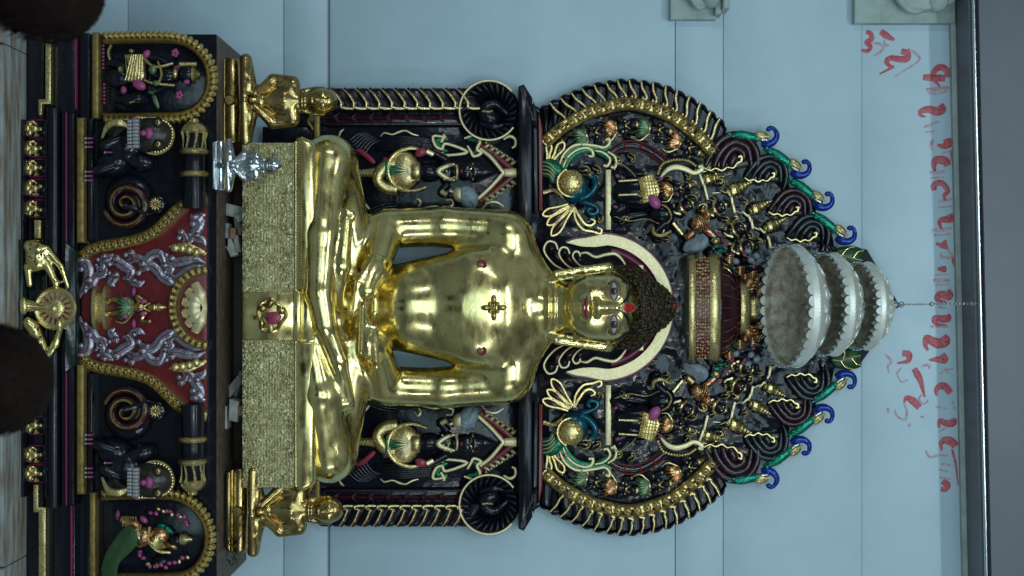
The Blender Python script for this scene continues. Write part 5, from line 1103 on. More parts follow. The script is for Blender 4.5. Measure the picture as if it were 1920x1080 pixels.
    g = MB(); g.ell((1200, 360, z), (52, 34, 20), 0, 20, 12); g.ell((1165, 330, z), (22, 14, 12), 60); g.ell((1162, 392, z), (24, 14, 12), -40); g.ell((1186, 405, z-4), (40, 12, 8), -10); g.ell((1242, 400, z+4), (26, 26, 18)); g.tube([(1250, 415, z+6), (1236, 428, z+8), (1226, 438, z+8), (1228, 450, z+6), (1240, 452, z+4)], [10, 8, 7, 5, 4], 10); eo = fx(g).build('elephant', 'foil', bd, k=KW, smooth=True)
    g = MB(); g.prism([(1194, 337), (1221, 325), (1230, 338), (1238, 358), (1230, 376), (1203, 383), (1203, 360)], z+6, z+24, 3, 2)
    for i in range(6):
        g.tube([(1196+i*5.5, 334-i*1.2, z+27), (1206+i*5, 382-i*1.6, z+27)], .9, 4, smooth=False); g.tube([(1199, 342+i*7, z+26), (1236-i, 340+i*6, z+26)], .9, 4, smooth=False)
    for y in (326, 380): g.tube([(1160, y+14*(1 if y < 350 else -1), z+16), (1195, (338+y)/2+6, z+20)], 2.4, 6, smooth=False)
    g.tube([(1224, 426, z+12), (1226, 438, z+16), (1240, 442, z+16), (1258, 434, z+12)], [3, 3.6, 3.6, 3], 8); g.tube([(1262, 418, z+10), (1280, 440, z+12)], [4, 3], 6, smooth=False); fx(g).build('saddle_cloth', 'gold', eo, k=KW)
    g = MB(); g.tube([(1152, 318, z+8), (1160, 306, z+10), (1180, 318, z+12), (1192, 332, z+14)], 1.4, 5); g.tube([(1150, 404, z+6), (1180, 414, z+6), (1212, 410, z+8), (1236, 420, z+14)], 1.3, 5); g.tube([(1240, 384, z+22), (1252, 392, z+24), (1258, 408, z+20), (1250, 420, z+16)], 1.8, 5); g.ell((1248, 402, z+24), 2.6); g.build('x', 'gold', bd, k=KW) if False else fx(g).build('elephant_trim', 'gold', eo, k=KW)
    g = MB(); g.ell((1226, 379, z+26), (10, 15, 6), -35, 14, 8); fx(g).build('pink_shield', 'pink', eo, k=KW)
    g = MB(); g.tube([(1238, 333, 38), (1252, 318, 40), (1268, 313, 41), (1286, 317, 41), (1302, 324, 41), (1315, 318, 41), (1316, 312, 41), (1310, 312, 41)], [2, 5, 6, 5.4, 4.4, 4.6, 4, 3], 8, .7); fx(g).build('gold_canopy_arm', 'palegold', bd, k=KW)
    g = MB(); gd = MB(); pa = spl([(1234, 325, 38), (1242, 308, 39), (1258, 301, 40), (1278, 299, 40), (1294, 303, 40), (1304, 310, 39)], 5)
    for q in along(pa, 17)[0]: g.ell((q[0], q[1], 42), 3)
    gd.tube([(p[0]+1, p[1]+5, 37) for p in pa], 5, 8, smooth=False); fx(g).build('bead_arc', 'gold', bd, k=KW); fx(gd).build('canopy_drape', 'enamel_smooth', bd, k=KW)
    # scalloped gold line and conch shells
    g = MB(); ln = [(1312, 328), (1320, 346), (1327, 372), (1336, 364), (1350, 359), (1364, 360), (1371, 366), (1374, 382), (1378, 397), (1392, 398), (1403, 404), (1409, 414), (1412, 427), (1424, 429), (1435, 436), (1442, 448), (1445, 464), (1458, 466)]
    for i in range(len(ln)-1): g.prism([(ln[i][0]-2.5, ln[i][1]-2.5), (ln[i][0]+2.5, ln[i][1]-2.5), (ln[i+1][0]+2.5, ln[i+1][1]+2.5), (ln[i+1][0]-2.5, ln[i+1][1]+2.5)], 34, 44+0.01*i, 1)
    fx(g).build('scalloped_line', 'palegold', bd, k=KW)
    for x, y, s_, an in ((1329, 335, 1.0, -10), (1378, 355, 1.25, -25), (1418, 391, 1.1, -28), (1446, 424, 1.1, -28)):
        g = MB(); a = math.radians(an); u = np.array([math.cos(a), math.sin(a)])
        for t, r in ((-9, 8), (-3, 11), (4, 12), (11, 9), (17, 6.4), (22, 4.2), (26, 2.6)): g.ell((x+u[0]*t*s_, y+u[1]*t*s_, 36), (5*s_, r*s_, r*s_*.9), an, 14, 8)
        g.ell((x+u[0]*29*s_, y+u[1]*29*s_, 36), 2.2); g.prism([(x-10*s_, y-6), (x, y-10*s_), (x+6, y+6), (x-6, y+12*s_)], 38, 44+6*s_, 4); fx(g).build('conch_shell', 'conch', bd, k=KW)
    # worshipper heads in the scalloped bays
    for x, y, an in ((1352, 388, -28), (1388, 428, -28), (1402, 462, -20), (1268, 362, -10), (1290, 385, -30)):
        g = MB(); a = math.radians(an); u = np.array([math.cos(a), math.sin(a)]); v = np.array([-u[1], u[0]])
        def pt(s1, s2): q = np.array([x, y])+u*s1+v*s2; return q
        g.ell((*pt(0, 0), 40), (13, 11, 12), an, 12, 8); g.ell((*pt(-18, 0), 36), (12, 15, 9), an, 12, 8); g.ell((*pt(12, 0), 38), (8, 8, 8), an); o = fx(g).build('worshipper', 'enamel', bd, k=KW, smooth=True)
        g = MB(); g.tube([(*pt(-10, -12), 40), (*pt(-14, 0), 48), (*pt(-10, 12), 40)], 3, 6); g.tube([(*pt(7, -9), 42), (*pt(9, 0), 50), (*pt(7, 9), 42)], 2.2, 6); g.tube([(*pt(-22, -14), 38), (*pt(-30, -4), 44), (*pt(-20, 8), 46)], 3, 6)
        for s2 in (-4, 4): g.ell((*pt(2, s2), 51), 1.4, 0, 6, 4)
        fx(g).build('worshipper_jewels', 'gold', o, k=KW); g = MB(); g.ell((*pt(-5, 0), 51), (2, 3, 2)); fx(g).build('worshipper_lips', 'lip', o, k=KW)
    # plume whisk and red gold attendants by the drum
    g = MB(); g.tube([(1284, 470, 40), (1292, 462, 44), (1306, 458, 46), (1318, 452, 44), (1312, 440, 44)], [5, 11, 14, 12, 6], 12, .8)
    for i in range(6): g.tube([(1288+i*5, 468-i*2, 56), (1300+i*4, 450-i, 58), (1306+i*2, 440, 54)], 1.1, 5)
    fx(g).build('grey_plume', 'plume', bd, k=KW, smooth=True)
    g = MB(); g.ell((1310, 418, 42), (16, 14, 11), -40, 14, 10); g.ell((1326, 402, 42), (12, 10, 9), -40); g.tube([(1300, 436, 42), (1290, 444, 44), (1284, 440, 42)], [8, 7, 4], 8); g.tube([(1322, 428, 42), (1336, 440, 42), (1345, 452, 42)], [8, 7, 5], 8)
    for i in range(5): g.tube([(1300+i*6, 408-i*2, 50), (1312+i*4, 422-i*2, 54), (1316+i*3, 432, 48)], 1.5, 5)
    g.ell((1318, 395, 40), 5); g.ell((1342, 452, 44), (9, 8, 8)); fx(g).build('attendant', 'orangered', bd, k=KW, smooth=True)
    g = MB(); rr = random.Random(9)
    for _ in range(34):
        x, y = rr.uniform(1296, 1420), rr.uniform(405, 520)
        if abs((x-1290)-(y-400)*1.0) > 75: continue
        g.ell((x, y, 38+rr.uniform(0, 10)), (rr.uniform(2, 7), rr.uniform(2, 4), 4), rr.uniform(0, 180))
    fx(g).build('gold_ornament', 'gold', bd, k=KW)
    g = MB()
    for _ in range(34):
        x, y = rr.uniform(1330, 1440), rr.uniform(420, 530); g.ell((x, y, 36+rr.uniform(0, 10)), (rr.uniform(4, 10), rr.uniform(3, 6), 6), rr.uniform(0, 180))
    fx(g).build('dark_ornament', 'enamel', bd, k=KW, smooth=True)
    g = MB()
    for x, y in ((1330, 440), (1348, 440), (1372, 478), (1360, 457), (1396, 478), (1412, 500), (1246, 345), (1238, 335), (1158, 330), (1154, 388)): g.ell((x, y, 46), (5, 3.4, 4), 30)
    fx(g).build('pink_ornament', 'pink', bd, k=KW)
    g = MB()
    for x, y in ((1340, 448), (1345, 462), (1352, 470), (1366, 500), (1374, 508), (1253, 372), (1246, 395)): g.ell((x, y, 44), (8, 4, 5), rr.uniform(0, 90)); g.tube([(x-8, y+3, 48), (x, y-2, 51), (x+8, y+3, 48)], 1.4, 5)
    fx(g).build('green_ornament', 'emerald', bd, k=KW)
    g = MB()
    for x, y in ((1408, 488), (1418, 480), (1402, 470), (1380, 490)): g.ell((x, y, 46), (7, 6, 6), 30, 10, 8)
    fx(g).build('small_conch', 'plume', bd, k=KW)
    g = MB()
    for x, y in ((1386, 508), (1396, 522), (1410, 516), (1366, 486)):
        for i in range(5): g.tube([(x-8, y, 42), (x, y-6+i*3, 50), (x+10, y-8+i*5, 46)], [1.4, 2, 1.2], 6)
        g.ell((x, y, 44), (9, 7, 6))
    fx(g).build('red_gold_fan', 'orangered', bd, k=KW)
# procession of dancers inside the arch
def dancer(name, col):
    o = figure_template(name, bd, 'enamel', col, 'gold'); return o
base_d = {c: dancer('carved_dancer', c) for c in ('palegreen', 'orangered')}
usedd = set()
for x, y, an, c in ((1085, 258, -18, 'palegreen'), (1140, 240, -8, 'orangered'), (1203, 238, 8, 'palegreen'), (1262, 262, 26, 'orangered'), (1322, 305, 44, 'palegreen'), (1232, 420, -30, 'orangered'), (1170, 440, -60, 'palegreen')):
    if x < 1200 and y > 430: continue
    for mir in (False, True):
        o = base_d[c] if c not in usedd else copy_tree(base_d[c], bd); usedd.add(c)
        yy = 1153-y if mir else y
        place(o, W(x, yy, 26, KW), an, (1.0 if y < 300 else 0.85)*KW, mir); o.location = Vector(W(x, yy, 26, KW)-WL[bd.name])
# riders above the elephants
for mir in (False, True):
    o = copy_tree(base_d['orangered'], bd); place(o, W(1246, 1153-358 if mir else 358, 46, KW), -12, 0.85*KW, mir)
# small gold edged scrolls and beads filling the ground between the figures
for mir in (False, True):
    rr = random.Random(12)
    g = MB(); gr = MB(); gd = MB()
    for x, y, a in ((1160, 300, 20), (1185, 296, 60), (1172, 412, -30), (1255, 335, 10), (1262, 398, 40), (1278, 350, -40), (1290, 330, 80), (1300, 372, 20), (1228, 402, 0), (1250, 448, 30), (1300, 345, 0), (1318, 388, -30), (1338, 376, 60), (1362, 412, 30), (1380, 410, 0), (1405, 440, 45), (1425, 452, 10), (1352, 342, 15), (1398, 378, 40), (1120, 318, 50), (1118, 345, 0), (1125, 410, 90), (1098, 318, 10), (1060, 300, 30)):
        t = math.radians(a); c_, s_ = math.cos(t), math.sin(t)
        def q(u, v): return (x+u*c_-v*s_, y+u*s_+v*c_)
        r = rr.uniform(.7, 1.15)
        gd.ell((*q(0, 0), 32), (9*r, 6*r, 8), a, 10, 6); gd.ell((*q(-9*r, 3), 30), (7*r, 5*r, 7), a, 8, 6)
        g.tube([(*q(-10*r, -2), 36), (*q(-4*r, -6*r), 40), (*q(4*r, -5*r), 41), (*q(8*r, 1), 40), (*q(4*r, 4*r), 39)], [1, 1.9, 1.9, 1.7, 1.3], 5)
        g.tube([(*q(-6*r, 4), 38), (*q(0, 1), 41), (*q(3*r, -1), 41)], 1.3, 5); gr.ell((*q(2*r, 1), 40), (2.2, 2.2, 2), 0, 6, 5)
    if mir:
        for m_ in (g, gr, gd): m_.V = [np.c_[v[:, 0], 1153-v[:, 1], v[:, 2]] for v in m_.V]; m_.F = [f_[::-1] for f_ in m_.F]
    gd.build('carved_ground', 'enamel', bd, k=KW, smooth=True); g.build('carved_edging', 'gold', bd, k=KW); gr.build('red_berry', 'red', bd, k=KW)
# halo
g = MB(); hp_ = [(1062, 455), (1075, 449), (1100, 446), (1127, 440)]+[(1128+137*math.cos(t)*0.98, 576-137*math.sin(t)) for t in np.radians(np.linspace(88, -88, 34))]+[(1127, 712), (1100, 706), (1075, 703), (1062, 697)]
hin = [(1062, 697), (1090, 690), (1115, 689)]+[(1128+117*math.cos(t)*0.98, 576-117*math.sin(t)) for t in np.radians(np.linspace(-84, 84, 34))]+[(1115, 463), (1090, 462), (1075, 458)]
O_, I_ = along(np.array(hp_), 60)[0], along(np.array(hin[::-1]), 60)[0]
Vh = []; 
for o_, i_ in zip(O_, I_): Vh += [(*o_, 26), (*o_, 44), (*i_, 44), (*i_, 26)]
g.add(Vh, [(a*4+j, a*4+(j+1) % 4, (a+1)*4+(j+1) % 4, (a+1)*4+j) for a in range(59) for j in range(4)]+[(0, 1, 2, 3), (239, 238, 237, 236)])
ho = g.build('halo', 'palegold', bd, k=KW)
g = MB(); g.tube([(p[0]+(p[0]-1128)*.015, p[1]+(p[1]-576)*.015, 30) for p in hp_], 3, 6, smooth=False); g.tube([(1128+107*math.cos(t)*.98, 576-107*math.sin(t), 34) for t in np.radians(np.linspace(-80, 80, 30))], 8, 8, .6, smooth=False); g.build('halo_red_line', 'plum', ho, k=KW)
g = MB(); g.prism([(1020, 440), (1120, 446), (1230, 500), (1258, 577), (1230, 653), (1120, 708), (1020, 714)], 20, 32, 2); g.build('halo_ground', 'enamel_smooth', ho, k=KW)
g = MB()
for s_ in (-1, 1): g.prism([(1196, 577+s_*80), (1206, 577+s_*80), (1206, 577+s_*70)], 36, 52, 1)
g.build('halo_stud', 'palegold', ho, k=KW)
# drum shaped vessel above the head
ZD = 60; dr = MB(); cc = (0, 577, ZD)
def flat_lathe(prof, mt, name, par, seg=48, fl=0.62):
    m = MB(); m.lathe((0, 577, 0), prof, seg, 'x'); m.V = [np.c_[v[:, 0]+((v[:, 1]-577)/100)**2*-4*(-1), v[:, 1], ZD-18+v[:, 2]*fl] for v in m.V]; return m.build(name, mt, par, k=KW)
dm = flat_lathe([(1286, 60), (1286, 99), (1290, 101), (1296, 101), (1299, 98), (1299, 90)], 'gold', 'drum_vessel', bd)
flat_lathe([(1298, 95), (1324, 96)], 'red', 'filigree_ground', dm); flat_lathe([(1323, 90), (1324, 100), (1330, 103), (1340, 103), (1344, 98), (1344, 80)], 'gold', 'gold_hoop', dm)
flat_lathe([(1343, 92), (1348, 92), (1352, 88)], 'maroon', 'pink_hoop', dm); flat_lathe([(1350, 89), (1362, 82), (1376, 68), (1384, 54), (1386, 40)], 'maroon', 'drum_neck', dm)
m = MB(); rr = random.Random(2)
for i_ in range(150):
    y = -94+188*(i_//5)/29+rr.uniform(-1.6, 1.6); x = 1302+(i_ % 5)*4.8+rr.uniform(-1, 1); zz = ZD-18+0.62*math.sqrt(max(0, 97*97-y*y)); r = rr.uniform(2.2, 4.4); m.ell((x+(y/100)**2*4, 577+y, zz), (r*.7, r*.62, 3), rr.uniform(0, 90), 7, 5)
m.build('filigree', 'palegold', dm, k=KW)
m = MB()
for i in range(11):
    t = math.radians(-75+i*15); p0 = (1350, 577+89*math.sin(t), ZD-17+.62*89*math.cos(t)); p1 = (1364, 577+81*math.sin(t), ZD-17+.62*81*math.cos(t)); p2 = (1384, 577+53*math.sin(t), ZD-17+.62*53*math.cos(t)); m.tube([p0, p1, p2], 1.1, 5)
m.build('neck_rib', 'oldbrass', dm, k=KW)
flat_lathe([(1383, 40), (1385, 50), (1392, 52), (1400, 48), (1406, 34), (1404, 24), (1412, 26), (1418, 26), (1426, 18), (1434, 4)], 'gold', 'drum_finial', dm, fl=.8)
m = MB()
for sgn in (-1, 1):
    for i in range(5): m.tube([(1395+i*5, 577+sgn*(30+i*8), 60), (1408+i*3, 577+sgn*(36+i*6), 66), (1420, 577+sgn*(34+i*4), 60)], [2, 3, 1.6], 6)
    m.ell((1402, 577+sgn*46, 58), (12, 10, 9), sgn*30, 12, 8); m.ell((1424, 577+sgn*32, 56), (10, 7, 8), sgn*20)
m.build('finial_leaf', 'orangered', dm, k=KW, smooth=True)
# fluted scroll humps along the outline
def hump(x, y, sc, mt, mir, ang=0):
    a = math.radians(ang)
    def T(u, v): return (x+(u*math.cos(a)-v*math.sin(a))*sc, y+(u*math.sin(a)+v*math.cos(a))*sc)
    def fx(g):
        if mir: g.V = [np.c_[v[:, 0], 1153-v[:, 1], v[:, 2]] for v in g.V]; g.F = [q[::-1] for q in g.F]
        return g
    g = MB(); arcs = [[(0, -2), (12, -20), (30, -40), (56, -47), (79, -35), (88, -12), (86, 10), (80, 26)], [(14, 2), (24, -16), (38, -30), (57, -35), (72, -26), (76, -8), (76, 10)], [(28, 5), (34, -10), (45, -22), (57, -24), (65, -16), (64, -6), (57, -5)],
                      [(42, 5), (45, -5), (51, -12), (57, -12)]]
    for i, p in enumerate(arcs): g.tube([(*T(u, v), 38+i*1.5) for u, v in p], [4*sc, 6.6*sc, 7*sc, 7*sc, 6.6*sc, 5*sc, 2.4*sc], 10)
    g.prism([T(*p) for p in [(0, 0), (20, -26), (36, -44), (60, -50), (82, -38), (90, -12), (84, 16), (70, 8), (50, 8), (20, 8)]], 1, 34, 2)
    o = fx(g).build('fluted_scroll', mt, bd, k=KW, smooth=True)
    g = MB(); g.tube([(*T(u, v), 44) for u, v in [(-2, -1), (8, 5), (17, 3), (27, 8), (36, 4), (46, 6), (54, -1), (60, -3), (61, -11), (56, -10)]], [1.2, 2, 1.6, 2.2, 1.6, 2, 2, 2.6, 2.6, 1.6], 6); fx(g).build('scroll_gold_edge', 'gold', o, k=KW)
for mir in (False, True):
    for x, y, s_, mt, an in ((1322, 315, 1.15, 'humpred', -8), (1398, 334, 0.88, 'humpgreen', 0), (1443, 398, 0.88, 'humpred', 0), (1477, 446, 0.88, 'humpgreen', 0)): hump(x, y, s_, mt, mir, an)
# peacocks on the outline
def peacock(par):
    g = MB(); g.tube([(-14, 12, 0), (-4, 17, 3), (8, 18, 5), (19, 12, 5), (22, 2, 4), (19, -7, 4), (12, -9, 4), (8, -6, 3)], [4.5, 7.5, 7, 5.5, 4.4, 3.8, 4.4, 2], 10); g.ell((12, -8, 5), (6, 5, 5), 0, 12, 8); o = g.build('peacock', 'blue', par, local=True)
    g = MB(); g.tube([(-66, -34, -2), (-56, -30, 1), (-40, -22, 3), (-24, -10, 4), (-14, -1, 3)], [3, 7, 9, 8.5, 7], 10, .7)
    for i in range(9): g.ell((-60+i*5.4, -32+i*3.6+(i % 2)*4-2, 8), (4, 2.6, 2), 30)
    g.build('peacock_tail', 'emerald', o, local=True)
    g = MB(); g.ell((-6, -3, 4), (15, 9, 6), 42, 12, 8); 
    for i in range(4): g.tube([(-14+i*3, -10+i*2.4, 9), (-6+i*3.4, -2+i*2.4, 11), (2+i*2, 6, 9)], 1.2, 5)
    g.build('peacock_wing', 'gold', o, local=True)
    g = MB(); g.ell((-6, 6, 5), (12, 5, 6), 30, 10, 8); g.ell((17, -12, 5), (1.6, 1.6, 1.6)); g.tube([(14, -9, 4), (17, -12, 5)], 0.8, 4, smooth=False); g.ell((11, -7, 8.5), 1.4); g.build('peacock_breast', 'silvers', o, local=True)
    WL[o.name] = WL[par.name].copy(); return o
pk = peacock(bd); first = True
for mir in (False, True):
    for x, y, an in ((1438, 251, -27), (1500, 308, 0), (1543, 368, 2), (1585, 432, 2)):
        o = pk if first else copy_tree(pk, bd); first = False
        place(o, W(x-3, 1153-y-3 if mir else y+3, 38, KW), an, (0.98)*KW, mir)
# leaves and slab at the tip
for mir in (False, True):
    g = MB(); P_ = [(1563, 478), (1572, 466), (1588, 461), (1605, 461), (1622, 468), (1618, 480), (1620, 492), (1606, 500), (1590, 498), (1580, 500), (1568, 492)]
    g.prism(spl(P_, 3, True), 22, 34, 5, 4)
    if mir: g.V = [np.c_[v[:, 0]-3, 1153-v[:, 1]+2, v[:, 2]] for v in g.V]; g.F = [q[::-1] for q in g.F]
    o = g.build('green_leaf', 'leafgreen', bd, k=KW)
    g = MB()
    for p in ([(1565, 480), (1580, 478), (1600, 484), (1618, 488)], [(1580, 478), (1590, 466), (1604, 462)], [(1585, 480), (1588, 492), (1586, 498)], [(1600, 484), (1610, 472), (1620, 470)]): g.tube([(*q, 40) for q in p], 1.1, 5, .6)
    if mir: g.V = [np.c_[v[:, 0]-3, 1153-v[:, 1]+2, v[:, 2]] for v in g.V]; g.F = [q[::-1] for q in g.F]
    g.build('leaf_vein', 'conch', o, k=KW)
g = MB(); g.prism([(1560, 470), (1622, 466), (1632, 467), (1690, 566), (1678, 602), (1615, 690), (1560, 688)], 1, 16, 2); g.build('tip_slab', 'darkslab', bd, k=KW)
# ================================================================ hanging silver parasols
pz = 250; KC = kz(pz)
pr = empty('tiered_silver_parasol', W(1683, 570, pz, KC), 'three tier silver parasol with scalloped rims hanging above the statue', 'parasol')
def canopy(x, y, R, tilt, h, roff=0):
    tr = math.radians(tilt)
    prof = [(0, R), (R*.06, R*1.0), (R*.12, R*1.015), (R*.18, R*.975), (R*.24, R*.91), (R*.28, R*.88), (R*.40, R*.73), (R*.52, R*.53), (R*.64, R*.33), (R*.72, R*.16), (R*.78, R*.05)]
    inner = [(a*0.94-1.5, b*.965) for a, b in prof[::-1]]
    g = MB(); g.lathe((x, y, pz), prof+[(R*.75, 0.2)], 72, 'x', tilt, cap=False); o = g.build('parasol_dome', 'silver', pr, k=KC)
    g = MB(); g.lathe((x, y, pz), [(R*.735, 0.2)]+inner, 72, 'x', tilt, cap=False); g.build('parasol_lining', 'silverlining', o, k=KC)
    def pt(u, t, r):
        a, b, c_ = u, r*math.cos(t), r*math.sin(t)
        return (x+a*math.cos(tr)+c_*math.sin(tr), y+b, pz-a*math.sin(tr)+c_*math.cos(tr))
    g = MB(); gb = MB(); n = 34
    for i in range(n):
        t = 2*math.pi*i/n; w = math.pi/n
        V = [pt(2, t-w, R*1.0), pt(-5, t-w*.85, R*1.01), pt(-9, t-w*.4, R*1.02), pt(-10, t, R*1.02), pt(-9, t+w*.4, R*1.02), pt(-5, t+w*.85, R*1.01), pt(2, t+w, R*1.0), pt(2, t, R)]
        V2 = [pt(2, t-w, R*.975), pt(-5, t-w*.85, R*.98), pt(-9, t-w*.4, R*.985), pt(-10, t, R*.985), pt(-9, t+w*.4, R*.985), pt(-5, t+w*.85, R*.98), pt(2, t+w, R*.975), pt(2, t, R*.975)]
        g.add(V+V2, [tuple(range(8)), tuple(range(8, 16))[::-1]]+[(j, (j+1) % 8, (j+1) % 8+8, j+8) for j in range(8)])
        gb.cut()
        for dt, du in ((0, -9), (-.025, -12.5), (.025, -12.5), (0, -15)): gb.ell(pt(du, t+w+dt, R*1.01), 2.0, 0, 6, 4)
    g.build('scalloped_rim', 'silver', o, k=KC); gb.build('bead_cluster', 'silvers', o, k=KC)
    g = MB(); rr = random.Random(int(x))
    def dsurf(u): return float(np.interp(u, [a for a, b in prof], [b for a, b in prof]))
    for i in range(n*3): t = 2*math.pi*i/(n*3); g.ell(pt(R*.12, t, R*1.02), 1.3, 0, 6, 4)
    g.cut()
    for i in range(60):
        t = rr.uniform(0, 6.28); u = rr.uniform(.2, .6)*R; t2 = t+rr.uniform(.06, .16); u2 = u+rr.uniform(-6, 8)
        g.tube([pt(u, t, dsurf(u)+.5), pt((u+u2)/2+4, (t+t2)/2, dsurf((u+u2)/2+4)+1.5), pt(u2, t2, dsurf(u2)+.5)], 1.5, 5)
    for i in range(12):
        t = 2*math.pi*i/12+math.pi/12; u = R*.36; ring = []; g.cut()
        for j in range(9): q = 2*math.pi*j/9; ring.append(pt(u+R*.07*math.cos(q), t+.1*math.sin(q), dsurf(u+R*.07*math.cos(q))+1.5))
        g.tube(ring, 1.5, 6, closed=True, n=2)
    g.build('embossed_pattern', 'silver', o, k=KC)
    g = MB()
    for i in range(200):
        t = rr.uniform(0, 6.28); u = rr.uniform(.12, .62)*R; rr_ = dsurf(u)*.955; t2 = t+rr.uniform(-.14, .14); u2 = u+rr.uniform(-9, 9)
        g.tube([pt(u, t, rr_-1), pt((u+u2)/2, (t+t2)/2+.02, dsurf((u+u2)/2)*.95-1.5), pt(u2, t2, dsurf(u2)*.955-1)], 1.1, 4)
    for s_ in (.36, .5):
        g.tube([pt(R*s_, 2*math.pi*j/30, dsurf(R*s_)*.95) for j in range(30)], 1.4, 5, closed=True, n=2)
    g.build('lining_pattern', 'silver', o, k=KC); return o
canopy(1478, 574, 113, 13.5, 1)
canopy(1552, 571, 95, 13, 1)
canopy(1617, 574, 81, 12, 1)
m = MB(); m.tube([(1500, 573, pz), (1690, 572, pz)], 2.5, 8, smooth=False); m.lathe((1676, 572, pz), [(0, 6), (4, 8), (8, 5), (12, 3)], 16, 'x'); m.build('centre_rod', 'silvers', pr, k=KC)
ch = MB(); 
z0_, z1_ = pz, 118
ch.add(*(lambda: ([(0, 0, 0)], []))()) if False else None
A_, B_ = W(1690, 571, pz, KC), W(1836, 569, 128, kz(128))
cr_ = MB()
for i in range(40):
    t = i/39; p = A_*(1-t)+B_*t
    q = ((p[2]/S-FLOOR), p[0]/S, -p[1]/S)
    cr_.V.append(np.array([[q[0]+2.6*math.cos(a), q[1]+(1.1*math.sin(a) if i % 2 else 0), q[2]+(0 if i % 2 else 1.1*math.sin(a))] for a in np.linspace(0, 6.28, 8, endpoint=False)])) if False else None
    cr_.tube([(q[0]+2.6*math.cos(a), q[1]+(1.4*math.sin(a) if i % 2 else 0), q[2]+(0 if i % 2 else 1.4*math.sin(a))) for a in np.linspace(0, 6.28, 8, endpoint=False)], 0.55, 4, closed=True, smooth=False)
p = B_; q = ((p[2]/S-FLOOR), p[0]/S, -p[1]/S); 
for t in (0.0, 0.38, 0.92):
    p = A_*(1-t)+B_*t; q = ((p[2]/S-FLOOR), p[0]/S, -p[1]/S); cr_.tube(circ(q[0], q[1], 4.4 if t == 0 else 3.2, 12, 0, 345, q[2]), 1.0, 5, smooth=False)
co = MB(); co.V = cr_.V; co.F = cr_.F; co.n = cr_.n
o = co.build('hanging_chain', 'silvers', k=1.0, loc=A_); tag(o, 'thin silver chain running from the parasol tip to the steel rail', 'chain')
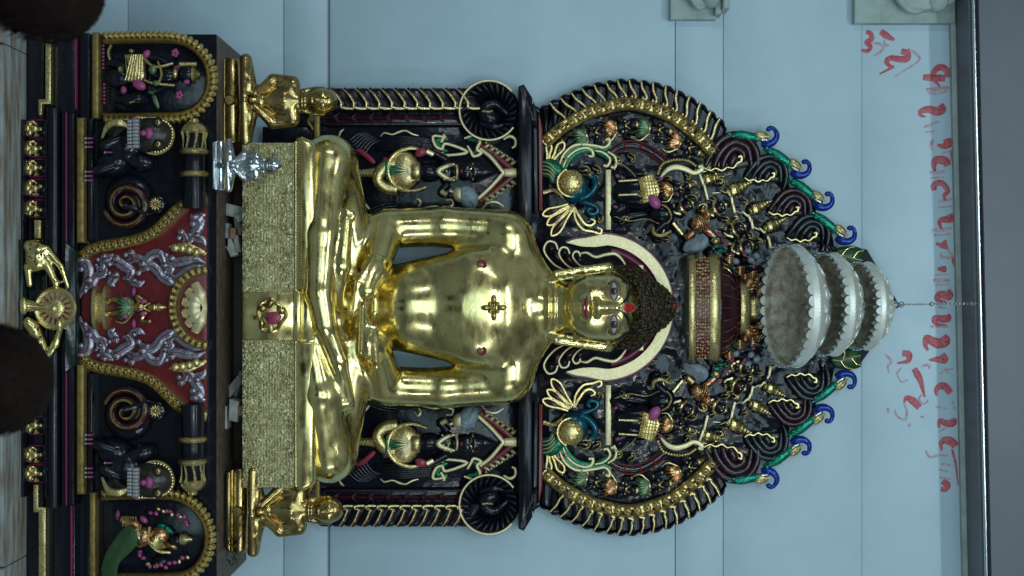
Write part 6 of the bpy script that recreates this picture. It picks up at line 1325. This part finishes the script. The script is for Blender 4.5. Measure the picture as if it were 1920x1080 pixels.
# ================================================================ devotees in front (seen from behind)
def person(px, py, z, r, label, hair_long, lean=0):
    k = kz(z); top = W(px, py, z, k); hx = (top[2]/S-FLOOR); yy = top[0]/S   # world units of the crown
    h = MB()
    pr_ = [('ell', (-r, 0, 0), (r, r*.80, r*.92), 0, 1), ('cap', (-r*1.6, 0, -4), (-r*2.5, 0, -6), r*.45, r*.5, 1, 8)]
    e = empty('person', top-np.array([0, 0, 0]), label, 'person', None)
    b = [('cap', (-r*2.0, 0, 2), (-r*2.6, 0, -4), r*.46, r*.5, 1, 10), ('cap', (-r*2.95, -r*1.35, -4), (-r*2.95, r*1.35, -4), r*.5, r*.5, 1, 12), ('cap', (-r*3.2, 0, -4), (-r*5.6, 0, -4), r*1.3, r*1.15, .6, 16),
         ('cap', (-r*3.0, -r*1.55, -4), (-r*5.2, -r*1.9, 0), r*.46, r*.34, 1, 10), ('cap', (-r*3.0, r*1.55, -4), (-r*5.2, r*1.9, 0), r*.46, r*.34, 1, 10), ('ell', (-r*1.1, 0, -8), (r*.95, r*.72, r*.86), 0, 6),
         ('cap', (-r*5.4, -r*.5, -4), (-r*9.6, -r*.5, -4), r*.72, r*.4, 1, 10), ('cap', (-r*5.4, r*.5, -4), (-r*9.6, r*.5, -4), r*.72, r*.4, 1, 10), ('ell', (-r*9.7, -r*.5, -20), (r*.3, r*.4, r*.9), 0, 6), ('ell', (-r*9.7, r*.5, -20), (r*.3, r*.4, r*.9), 0, 6),
         ('ell', (-r*1.05, -r*.76, -4), (r*.26, r*.1, r*.16), 0, 2), ('ell', (-r*1.05, r*.76, -4), (r*.26, r*.1, r*.16), 0, 2), ('cap', (-r*5.2, -r*1.9, 0), (-r*6.9, -r*1.7, -20), r*.32, r*.22, 1, 8), ('cap', (-r*5.2, r*1.9, 0), (-r*6.9, r*1.7, -20), r*.32, r*.22, 1, 8)]
    v, q = nets(sdf(b, (-r*10.1, -r*2.7, -r*1.6), (2, r*2.7, r*1.6), 5), 2); sdf_obj('body', v, q, 'skin', e, local=True)
    hp2 = [('ell', (-r*.86, 0, 2), (r*.86, r*.84, r*.98), 0, 1), ('ell', (-r*1.35, 0, r*.35), (r*.75, r*.72, r*.62), 0, 12), ('-ell', (-r*1.5, 0, -r*1.1), (r*1.0, r*.62, r*.8), 0, 6)]
    v, q = nets(sdf(hp2, (-r*2.4, -r*1.1, -r*1.2), (6, r*1.1, r*1.2), 4), 2)
    hm = MB(); hm.V.append(v); hm.F += [tuple(x) for x in q]; hm.n = len(v); rr = random.Random(int(r))
    for _ in range(700):
        p = v[rr.randrange(len(v))]; d = p-np.array([-r, 0, 0]); d /= np.linalg.norm(d)+1e-6; tg = np.array([-1, rr.uniform(-.5, .5), rr.uniform(-.3, .3)])
        hm.tube([p+d*.5, p+d*2.2+tg*5, p+d*(1+rr.random()*3)+tg*12], [.9, .7, .3], 4, n=2)
    hm.build('hair', 'personhair', e, local=True)
    b2 = [('cap', (-r*2.95, -r*1.35, -4), (-r*2.95, r*1.35, -4), r*.56, r*.56, 1, 12), ('cap', (-r*3.2, 0, -4), (-r*6.2, 0, -4), r*1.36, r*1.24, .64, 16), ('cap', (-r*3.0, -r*1.55, -4), (-r*4.2, -r*1.76, -2), r*.54, r*.46, 1, 10), ('cap', (-r*3.0, r*1.55, -4), (-r*4.2, r*1.76, -2), r*.54, r*.46, 1, 10)]
    v, q = nets(sdf(b2, (-r*7.6, -r*2.7, -r*1.6), (-r*2, r*2.7, r*1.6), 5), 2); sdf_obj('shirt', v, q, 'shirt', e, local=True)
    b3 = [('cap', (-r*6, 0, -4), (-r*6.4, 0, -4), r*1.2, r*1.2, .66, 8), ('cap', (-r*6.2, -r*.5, -4), (-r*9.2, -r*.5, -4), r*.8, r*.5, 1, 10), ('cap', (-r*6.2, r*.5, -4), (-r*9.2, r*.5, -4), r*.8, r*.5, 1, 10)]
    v, q = nets(sdf(b3, (-r*9.9, -r*1.8, -r*1.6), (-r*5, r*1.8, r*1.6), 5), 2); sdf_obj('trousers', v, q, 'shirt', e, local=True)
    return e, top
person(100, 712, 1500, 64, 'person with short dark hair seen from behind, head low in front of the pedestal centre', False)
person(196, -14, 1450, 58, 'person with black hair seen from behind at the photo corner, beside the end niche', True)
# offered leaf in front of the lower niche and loose hair tufts on the pedestal
lf = MB(); lf.prism(spl([(188, 1078), (196, 1040), (214, 1012), (228, 994), (246, 986), (258, 1000), (256, 1022), (240, 1040), (222, 1058), (214, 1085)], 4, True), 0, 3, 1, 2)
lf.tube([(192, 1080, 4), (220, 1036, 6), (250, 992, 5)], [1.6, 1.4, .6], 5)
for v in lf.V: v[:, 2] += 375+(v[:, 0]-220)*.2
o = lf.build('green_leaf', 'leafmat', k=kz(378)); tag(o, 'dull green leaf lying against the end niche with the red robed figure', 'leaf')
tf = MB(); rr = random.Random(8)
for i in range(34):
    y = 1002+rr.uniform(0, 48); x = 418+rr.uniform(0, 22); tf.tube([(x, y, 300), (x+rr.uniform(4, 14), y+rr.uniform(-12, 12), 310), (x+rr.uniform(2, 22), y+rr.uniform(-18, 18), 304)], .45, 4, n=3)
o = tf.build('loose_threads', 'personhair', k=kz(300)); tag(o, 'dark loose threads lying on the pedestal top below the lower brass statue', 'threads')
